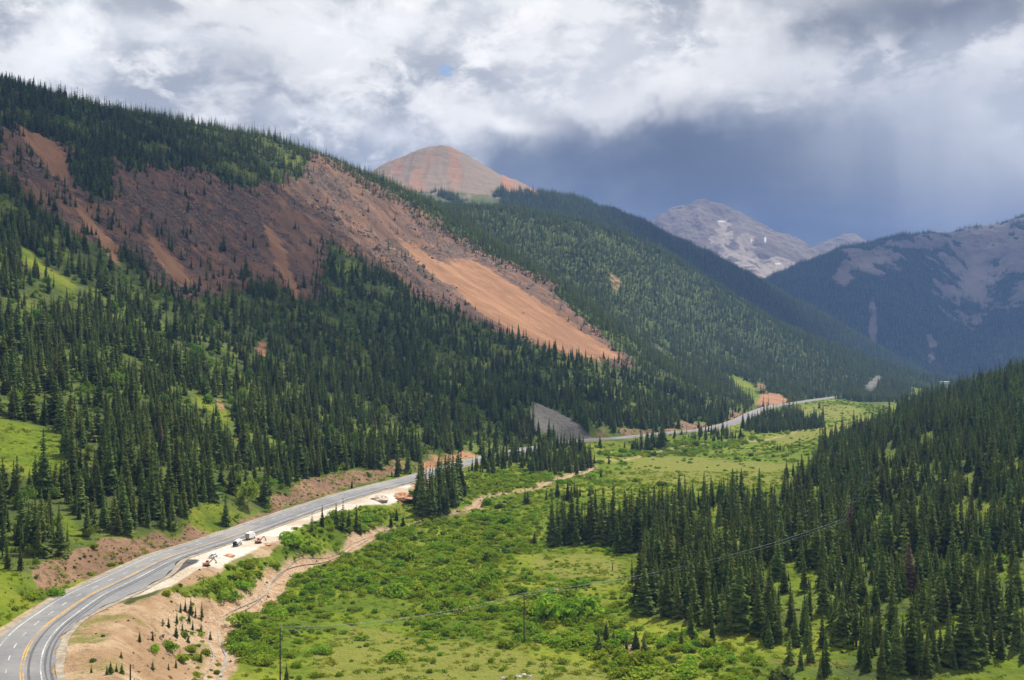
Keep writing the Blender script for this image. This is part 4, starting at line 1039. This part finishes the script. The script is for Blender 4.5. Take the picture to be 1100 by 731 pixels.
pickup(229, 599, 'small white pickup parked alone on the pale roadside gravel')

# white tank truck
p = at_ground(255, 586.5); r = tag(empty('parked_tank_truck', p, road_dir(p[0] / S, p[1] / S) + .12), 'white tank truck with dark tail parked behind the box truck', 'tank truck'); r.scale = (.63,) * 3
MB().box((0, 0, .95), (7.6, 1.0, .3), .03).build('chassis', M['dark'], r)
cb = MB().box((2.95, 0, 1.85), (1.9, 2.3, 1.7), .12, taper=(.85, .95)).build('cab', M['white'], r)
MB().box((3.70, 0, 2.25), (.30, 1.95, .62), .04).build('windscreen', M['glass'], cb)
tk = MB().cyl((-3.1, 0, 2.1), (1.85, 0, 2.1), 1.12, n=24).build('tank', M['white'], r)
for x_ in (-2.2, -.6, 1.0): MB().cyl((x_ - .05, 0, 2.1), (x_ + .05, 0, 2.1), 1.16, n=24).build('tank_band', M['steel'], tk)
MB().box((-3.45, 0, 1.8), (.6, 1.9, 1.5), .06).build('pump_box', M['dark'], r)
for x_ in (2.6, -1.7, -2.8):
    for y_ in (-1.0, 1.0): wheel(r, x_, y_, .5, .32)

# white box truck
p = at_ground(269, 579.5); r = tag(empty('parked_box_truck', p, road_dir(p[0] / S, p[1] / S)), 'tall white box truck parked at the far end of the vehicles', 'box truck'); r.scale = (.63,) * 3
MB().box((0, 0, .8), (7.4, 1.0, .26), .03).build('chassis', M['dark'], r)
bx_ = MB().box((-.95, 0, 2.35), (5.4, 2.45, 2.6), .05).build('cargo_box', M['white'], r)
MB().box((-3.67, 0, 2.3), (.04, 2.2, 2.35), .01).build('rear_door', M['steel'], bx_)
cb = MB().box((2.85, 0, 1.75), (1.9, 2.2, 1.75), .14, taper=(.82, .95)).build('cab', M['white'], r)
MB().box((3.52, 0, 2.1), (.36, 1.9, .62), .04).build('windscreen', M['glass'], cb)
for x_ in (2.6, -2.4):
    for y_ in (-.98, .98): wheel(r, x_, y_, .48, .32)

# red excavators
def digger(px, py, turn, label):
    p = at_ground(px, py); r = tag(empty('excavator', p, road_dir(p[0] / S, p[1] / S) + turn), label, 'excavator', 'red excavators at the roadside works'); r.scale = (.52,) * 3
    for y_ in (-1.05, 1.05):
        MB().box((0, y_, .45), (3.8, .6, .85), .28).build('track', M['dark'], r)
    up = MB().box((-.4, 0, 1.45), (3.1, 2.5, 1.0), .10).build('upper_body', M['red'], r)
    MB().cyl((-1.1, -.7, 1.95), (-1.1, -.7, 2.5), .09).build('exhaust', M['dark'], up)
    cb = MB().box((.55, .7, 2.35), (1.35, 1.05, 1.35), .08, taper=(.86, .9)).build('cab', M['red'], r)
    MB().box((.58, .72, 2.5), (1.30, 1.08, .75), .05, taper=(.9, .93)).build('window', M['glass'], cb)
    R1 = Matrix.Rotation(-math.radians(38), 3, 'Y'); R2 = Matrix.Rotation(math.radians(52), 3, 'Y')
    bm_ = MB().box((2.4, -.2, 2.75), (3.6, .42, .55), .06, R1).build('boom', M['red'], r)
    MB().cyl((1.3, -.2, 1.9), (2.6, -.2, 3.0), .10).build('ram', M['steel'], bm_)
    MB().box((4.55, -.2, 2.9), (2.5, .34, .42), .05, R2).build('stick', M['red'], r)
    MB().box((5.15, -.2, 1.35), (.95, 1.0, .8), .12, Matrix.Rotation(.5, 3, 'Y'), (.6, 1)).build('bucket', M['steel'], r)
digger(277.5, 584, -.5, 'red excavator with raised boom working beside the white box truck')
digger(222, 608.5, -.9, 'red excavator at the edge of the orange dirt, nearest the camera')
# earth heaps
def heap(px, py, rpx, hpx, mat, label):
    x, y = hit(px, py); r_ = rpx / F * y * S; h_ = hpx / F * y * S
    bm = bmesh.new(); bmesh.ops.create_icosphere(bm, subdivisions=4, radius=1)
    for v in bm.verts:
        n = float(fbm(np.array([v.co.x * 1.7 + px]), np.array([v.co.y * 1.7 + v.co.z]), 4, .55, 2)[0])
        rr = math.hypot(v.co.x, v.co.y)
        v.co = Vector((v.co.x * r_ * (1 + .3 * n), v.co.y * r_ * 1.2 * (1 + .3 * n), (max(v.co.z, -.2) * (1 - .4 * rr) + .18 * n) * h_))
    for f in bm.faces: f.smooth = True
    me = bpy.data.meshes.new('earth_heap'); bm.to_mesh(me); bm.free(); me.materials.append(mat)
    o = link('earth_heap', me); o.location = (x * S, y * S, float(ground(x, y)) * S - .1)
    tag(o, label, 'earth heap')
mdirt = simple('dug_orange_dirt', (.40, .21, .11), .95, var=.35, scale=.8); mgrav = simple('heaped_gravel', (.45, .36, .29), .95, var=.3, scale=1.0)
heap(408, 537, 9, 6, mgrav, 'grey brown gravel heap on the pale lot above the stream')
heap(432, 535, 12, 7, mdirt, 'reddish earth heap beside the highway left of the spruce grove')
heap(246, 597, 6, 2.5, mdirt, 'low orange spoil heap just right of the parked pickup')
heap(287, 585, 4, 2, mdirt, 'small orange spoil heap right of the farther excavator')

# utility poles and wires
def pole(px, py, hm, label, yaw, arm=True, top=None):
    p = at_ground(px, py) if top is None else top
    r = tag(empty('utility_pole', p, yaw), label, 'utility pole', 'utility poles of the valley power line')
    MB().cyl((0, 0, -.6), (0, 0, hm), .17, .11, 12).build('post', M['wood'], r)
    tips = []
    if arm:
        MB().box((0, .16, hm - .45), (2.5, .11, .14), .01).build('crossarm', M['wood'], r)
        for x_ in (-1.1, 0, 1.1):
            zz = hm - .38 if x_ else hm
            MB().cyl((x_, .16 if x_ else 0, zz), (x_, .16 if x_ else 0, zz + .24), .06, .04, 8).build('insulator', M['ceramic'], r)
            tips.append(Vector(p) + Matrix.Rotation(yaw, 3, 'Z') @ Vector((x_, .16 if x_ else 0, zz + .24)))
    return tips
pA = at_ground(301, 733); pB = at_ground(563, 690)
def yaw_of(a, b): return math.atan2(b[1] - a[1], b[0] - a[0]) + math.pi / 2
xC, yC = hit(905, 606); pC = (xC * S, yC * S, float(ground(xC, yC)) * S)
xD, yD = 365 * 1.0, 1050.0; pD = (xD * S, yD * S, float(ground(xD, yD)) * S)
hA = 58 / F * pA[1]; hB = 53 / F * pB[1]
tA = pole(301, 733, hA, 'slender wooden utility pole standing beside the dirt wash', yaw_of(pA, pB))
tB = pole(563, 690, hB, 'dark wooden utility pole in the middle of the willow meadow', yaw_of(pA, pB))
tC = pole(905, 606, 14.5, 'wooden utility pole mostly hidden inside the right hand forest', yaw_of(pB, pC))
tD = pole(0, 0, 14, 'distant wooden utility pole near the bright forest clearing', yaw_of(pC, pD), top=pD)
xE, yE = hit(140, 772); pE = (xE * S, yE * S, float(ground(xE, yE)) * S)
pole(140, 772, 58 / F * pE[1], 'stout dark post rising from the bottom edge left of the wash', 0.3, False)
xG, yG = hit(688, 613)
pole(688 - 30, 613, 8 / F * yG * S, 'tiny distant post standing in the yellow meadow', 0.3, False)
def wire(a, b, sag, label):
    bm = bmesh.new(); n = 40; ring = []
    for i in range(n + 1):
        t_ = i / n; p = a.lerp(b, t_); p.z -= sag * 4 * t_ * (1 - t_)
        ring.append([bm.verts.new(p + Vector((0,   .022 * math.cos(k_ * 2.094), .022 * math.sin(k_ * 2.094)))) for k_ in range(3)])
    for i in range(n):
        for k_ in range(3): bm.faces.new((ring[i][k_], ring[i][(k_ + 1) % 3], ring[i + 1][(k_ + 1) % 3], ring[i + 1][k_]))
    me = bpy.data.meshes.new('power_wire'); bm.to_mesh(me); bm.free(); me.materials.append(M['wire'])
    tag(link('power_wire', me), label, 'power wire', 'wires of the valley power line')
for k_, nm in enumerate(('lowest', 'middle', 'topmost')):
    wire(tA[k_], tB[k_], 2.0, f'thin wire between the two meadow poles, {nm} of three')
    wire(tB[k_], tC[k_], 3.0, f'pale wire crossing before the right hand forest, {nm} of three')
    wire(tC[k_], tD[k_], 3.0, f'pale wire climbing over the right hand forest, {nm} of three')

# roadside delineators
for s_, o_, side in ((250, -12.2, 'left'), (215, -12.2, 'left'), (290, -12.0, 'left'), (150, -12.3, 'left')):
    q = road_pt(np.array([float(s_)]), -12.2, 0)[0]; gz = float(ground(q[0] / S, q[1] / S)) * S
    r = tag(empty('roadside_marker', (q[0], q[1], gz)), {250: 'dark roadside marker post beside the upper road edge, farther one', 215: 'dark roadside marker post beside the brown road cut', 290: 'dark roadside marker post opposite the parked trucks', 150: 'dark roadside marker post at the left of the highway bend'}[s_], 'marker post', 'roadside marker posts')
    MB().box((0, 0, .6), (.10, .16, 1.3), .01).build('post', M['dark'], r); MB().box((0, -.09, 1.1), (.12, .02, .28), .005).build('reflector', M['ceramic'], r)

# boulders
def boulder(px, py, wpx, label):
    x, y = hit(px, py); r_ = wpx / F * y * S / 2
    bm = bmesh.new(); bmesh.ops.create_icosphere(bm, subdivisions=3, radius=1)
    sd = px * 1.3 + py
    for v in bm.verts:
        n = float(fbm(np.array([v.co.x * 1.2 + sd]), np.array([v.co.y * 1.2 + v.co.z * .9]), 3, .55, 3)[0])
        v.co = Vector((v.co.x * 1.1, v.co.y * .8, v.co.z * .55)) * (r_ * (1 + .55 * n)) + Vector((0, 0, .15 * r_))
    me = bpy.data.meshes.new('boulder'); bm.to_mesh(me); bm.free(); me.materials.append(M['rock'])
    o = link('boulder', me); o.location = (x * S, y * S, float(ground(x, y)) * S); tag(o, label, 'boulder', 'pale boulders in the meadow')
for q in ((540, 729, 5, 'pale boulder at the bottom edge, leftmost of the group'), (557, 729, 6, 'flat white boulder at the bottom edge below the tall pole'), (563, 727.5, 6, 'white boulder, second from right at the bottom edge'), (569, 728.5, 5, 'white boulder, rightmost at the bottom edge'),
          (584, 637, 7, 'grey boulder in the meadow beside reddish earth'), (588, 638, 5, 'smaller pale boulder touching the grey meadow boulder'), (628, 661, 5, 'pale boulder among willows left of the spruces'), (598, 636, 4, 'little boulder on the red meadow earth')): boulder(*q)

# far building with a flat roof on the wooded rise
xb, yb = (1015 - 550) / F * 2450, 2450.0
zb = H - (421 - 350) / F * yb
gb = float(TPS_T(np.array([xb]), np.array([yb]))[0]); zb = max(gb, zb)
r = tag(empty('flat_roofed_building', (xb * S, yb * S, zb * S), .25), 'pale flat roofed building rising from the trees at the valley end', 'building')
MB().box((1.5, 0, 5.0), (4.0, 5, 14.0), .1).build('stair_tower', M['wall'], r)
MB().box((0, 0, 13.0), (13, 8, 2.0), .08).build('upper_floor', M['wall'], r)
MB().box((0, 0, 14.6), (12.4, 7.4, 1.2), .03).build('window_band', M['glass'], r)
MB().box((0, 0, 15.6), (14.5, 9, .8), .08).build('roof', M['white'], r)

# ------------------------------------------------------------------ air, clouds, light, camera
hz = bpy.data.materials.new('thin_haze'); hz.use_nodes = True; nt = hz.node_tree; nt.nodes.clear()
pv = nt.nodes.new('ShaderNodeVolumePrincipled'); ou = nt.nodes.new('ShaderNodeOutputMaterial')
pv.inputs['Color'].default_value = (.24, .44, .96, 1); pv.inputs['Density'].default_value = 7.6e-5; pv.inputs['Anisotropy'].default_value = 0.0
nt.links.new(pv.outputs[0], ou.inputs['Volume'])
b = MB(); b.box((0, 5600 * S, 520 * S), (14800 * S, 13200 * S, 1524 * S)); o = b.build('haze', hz); tag(o, kind='stuff')

t = NT('cloud_vapour'); g = t.n('ShaderNodeTexCoord').outputs['Generated']
vm = t.n('ShaderNodeVectorMath', operation='DISTANCE'); t.l(mapped(t, g, (1, 1, 0)), vm.inputs[0]); vm.inputs[1].default_value = (.5, .5, 0)
fa = t.ramp(t.math('ADD', vm.outputs['Value'], t.math('MULTIPLY', t.math('SUBTRACT', t.noise(g, 5, 6, .6), .5), .35)), .46, .16)
df = t.n('ShaderNodeBsdfDiffuse'); df.inputs[0].default_value = (.82, .83, .85, 1); tp = t.n('ShaderNodeBsdfTransparent'); mx = t.n('ShaderNodeMixShader'); ou = t.n('ShaderNodeOutputMaterial')
t.l(t.math('MULTIPLY', fa, .85), mx.inputs[0]); t.l(tp.outputs[0], mx.inputs[1]); t.l(df.outputs[0], mx.inputs[2]); t.l(mx.outputs[0], ou.inputs[0]); cm = t.m
def cloud(cx, cy, cz, rx, ry, rz_, seed):
    bm = bmesh.new(); bmesh.ops.create_icosphere(bm, subdivisions=5, radius=1)
    a = np.array([v.co for v in bm.verts])
    n = fbm(a[:, 0] * 1.6 + seed, a[:, 1] * 1.6 + a[:, 2] * .7, 5, .55, seed)
    n2 = ridged(a[:, 0] * 3 + seed, a[:, 1] * 3 + a[:, 2], 3, .5, seed + 1)
    for v, q, w in zip(bm.verts, n, n2):
        f = 1 + .75 * q + .12 * w
        v.co = Vector((v.co.x * rx * f, v.co.y * ry * f, max(v.co.z, -.35) * rz_ * (1 + .5 * q + .2 * w))) * S
    for f in bm.faces: f.smooth = True
    me = bpy.data.meshes.new('cloud'); bm.to_mesh(me); bm.free(); me.materials.append(cm)
    o = link('cloud', me); o.location = (cx * S, cy * S, cz * S); tag(o, kind='structure')
sd_ = Vector((math.sin(SUN_AZ) * math.cos(SUN_EL), math.cos(SUN_AZ) * math.cos(SUN_EL), math.sin(SUN_EL)))
def shade(px, py, d, h, rx, ry, seed):
    p = Vector(P(px, py, d)); q = p + sd_ * ((h - p.z) / sd_.z)
    cloud(q.x, q.y, q.z, rx, ry, 110, seed)
shade(140, 160, 1480, 1900, 760, 440, 5)
shade(770, 300, 4450, 3000, 620, 380, 6)
shade(960, 320, 6400, 4300, 1700, 900, 7)

w = bpy.data.worlds.new('World'); scene.world = w; w.use_nodes = True; nt = w.node_tree; nt.nodes.clear()
class WT(NT):
    def __init__(s, tree): s.t = tree
T = WT(nt)
sky = T.n('ShaderNodeTexSky', sky_type='NISHITA', sun_disc=False, sun_elevation=SUN_EL, sun_rotation=SUN_AZ, altitude=3000)
dv = T.n('ShaderNodeTexCoord').outputs['Generated']
sp = T.n('ShaderNodeSeparateXYZ'); T.l(dv, sp.inputs[0])
X, Y, Zc = sp.outputs
el = T.math('MAXIMUM', Zc, 0.0)
# flat cloud deck seen in perspective
inv = T.math('DIVIDE', 1.0, T.math('ADD', el, .16))
cv = T.n('ShaderNodeCombineXYZ'); T.l(T.math('MULTIPLY', X, inv), cv.inputs[0]); T.l(T.math('MULTIPLY', Y, inv), cv.inputs[1]); T.l(T.math('MULTIPLY', el, 6.0), cv.inputs[2])
deck = cv.outputs[0]
cz = T.n('ShaderNodeCombineXYZ'); T.l(T.math('MULTIPLY', T.math('ARCTAN2', X, Y), 1.0), cz.inputs[0]); T.l(T.math('MULTIPLY', el, 1.7), cz.inputs[1])
puff = cz.outputs[0]
n1 = T.noise(puff, 6.0, 9, .60, .25); n2 = T.noise(puff, 17.0, 8, .62, .35); n3 = T.noise(deck, .9, 5, .5, .2)
# azimuth / elevation helpers with wobble
az = T.math('ARCTAN2', X, Y); wobn = T.math('MULTIPLY', T.math('SUBTRACT', T.noise(dv, 5.0, 5, .6), .5), .16)
def gauss(a0, e0, ra, re, wob=1.0):
    a = T.math('DIVIDE', T.math('SUBTRACT', T.math('ADD', az, T.math('MULTIPLY', wobn, wob)), math.radians(a0)), math.radians(ra))
    e = T.math('DIVIDE', T.math('SUBTRACT', T.math('ADD', el, T.math('MULTIPLY', wobn, wob * .6)), math.sin(math.radians(e0))), math.radians(re))
    q = T.math('ADD', T.math('MULTIPLY', a, a), T.math('MULTIPLY', e, e))
    return T.math('POWER', 2.718, T.math('MULTIPLY', q, -1.0))
def picdir(px, py):
    u, v = (px - 550) / F, (350 - py) / F
    return math.degrees(math.atan2(u, 1)), math.degrees(math.atan2(v, math.hypot(u, 1)))
def G(px, py, rx, ry, wob=1.0):
    a, e = picdir(px, py); k_ = math.degrees(1 / F); return gauss(a, e, rx * k_, ry * k_, wob)
body = T.ramp(T.math('ADD', T.math('MULTIPLY', n1, .7), T.math('MULTIPLY', n2, .3)), .43, .54)
cl = T.mix(body, (3.3, 3.45, 3.7), (7.0, 6.9, 6.7))
cl = T.mix(T.ramp(n2, .52, .68), cl, (8.3, 8.1, 7.75))
dk = T.ramp(T.math('ADD', T.math('MULTIPLY', n1, .6), T.math('MULTIPLY', n3, .4)), .50, .36)
cl = T.mix(T.math('MULTIPLY', dk, .65), cl, (3.0, 3.2, 3.6))
# the rain cloud over the valley end
storm = T.math('ADD', T.math('ADD', G(770, 200, 230, 85), T.math('MULTIPLY', G(980, 240, 260, 60), .75)), T.math('MULTIPLY', G(640, 150, 110, 45), .6), clamp=True)
storm = T.ramp(T.math('ADD', storm, T.math('MULTIPLY', T.math('SUBTRACT', n1, .5), 1.1)), .18, .72)
st_col = T.mix(T.ramp(n1, .35, .65), (.86, .99, 1.28), (1.6, 1.74, 2.0))
cl = T.mix(storm, cl, st_col)
cl = T.mix(T.math('MULTIPLY', G(960, 130, 130, 70, .5), .65), cl, (3.6, 3.8, 4.2))
cl = T.mix(T.math('MULTIPLY', G(1080, 150, 110, 80, .5), .7), cl, (4.8, 4.9, 5.1))
# rain streaks
rainn = T.noise(mapped(T, dv, (26, 26, 2.0)), 1.0, 3, .5)
cl = T.mix(T.math('MULTIPLY', T.math('MULTIPLY', G(860, 200, 150, 70, .3), T.ramp(rainn, .4, .65)), .35), cl, (.9, 1.1, 1.6))
for px, py, rx, ry, f, c in ((990, 8, 150, 30, .95, (1.5, 1.6, 1.8)), (800, 0, 60, 16, .6, (2.4, 2.5, 2.8)), (640, 60, 130, 40, .45, (7.8, 7.7, 7.5)), (560, 122, 60, 16, .9, (8.6, 8.4, 8.0)), (690, 98, 75, 16, .7, (8.0, 7.8, 7.5)),
                             (55, 60, 50, 36, .7, (8.4, 8.4, 8.3)), (180, 30, 110, 18, .6, (8.0, 8.0, 8.0)), (275, 62, 60, 28, .7, (2.9, 3.1, 3.45)), (135, 92, 36, 16, .6, (3.0, 3.2, 3.5)), (430, 25, 100, 26, .5, (8.0, 8.0, 8.0)), (100, 6, 90, 12, .5, (3.2, 3.35, 3.6)), (420, 145, 60, 14, .5, (7.8, 7.8, 7.8)), (330, 120, 50, 14, .5, (7.6, 7.6, 7.6))):
    cl = T.mix(T.math('MULTIPLY', G(px, py, rx, ry, 1.6), f), cl, c)
hole = T.math('MULTIPLY', T.ramp(T.math('MULTIPLY', G(478, 79, 13, 8, 1.2), T.ramp(n2, .62, .42)), .30, .62), .65)
skyb = T.mix(.5, sky.outputs[0], (2.2, 3.6, 6.4))
fin = T.mix(hole, cl, skyb)
gndm = T.ramp(Zc, -.02, -.12)
fin = T.mix(gndm, fin, (1.2, 1.3, 1.2))
bg = T.n('ShaderNodeBackground'); bg.inputs['Strength'].default_value = .1; ow = T.n('ShaderNodeOutputWorld')
T.l(fin, bg.inputs['Color']); T.l(bg.outputs[0], ow.inputs[0])

sl = bpy.data.lights.new('sun', 'SUN'); sl.energy = 4.8; sl.angle = math.radians(.5); sl.color = (1.0, .955, .88)
so = bpy.data.objects.new('sun', sl); C.objects.link(so); so.rotation_euler = sd_.to_track_quat('Z', 'Y').to_euler()

cam = bpy.data.cameras.new('camera'); cam.sensor_width = 36; cam.lens = 36 * F / 1100; cam.clip_start = 1; cam.clip_end = 40000
cam.shift_y = -15.5 / 1100
cobj = bpy.data.objects.new('camera', cam); C.objects.link(cobj); cobj.location = (0, 0, H * S); cobj.rotation_euler = (math.radians(90), 0, 0)
scene.camera = cobj
vs = scene.view_settings; scene.display_settings.display_device = 'sRGB'; vs.view_transform = 'Standard'; vs.look = 'None'; vs.exposure = 0.5; vs.gamma = 1
cy = scene.cycles; cy.max_bounces = 5; cy.diffuse_bounces = 2; cy.glossy_bounces = 1; cy.transmission_bounces = 2; cy.volume_bounces = 0; cy.transparent_max_bounces = 8
cy.use_denoising = True
try: cy.denoiser = 'OPENIMAGEDENOISE'
except Exception: pass
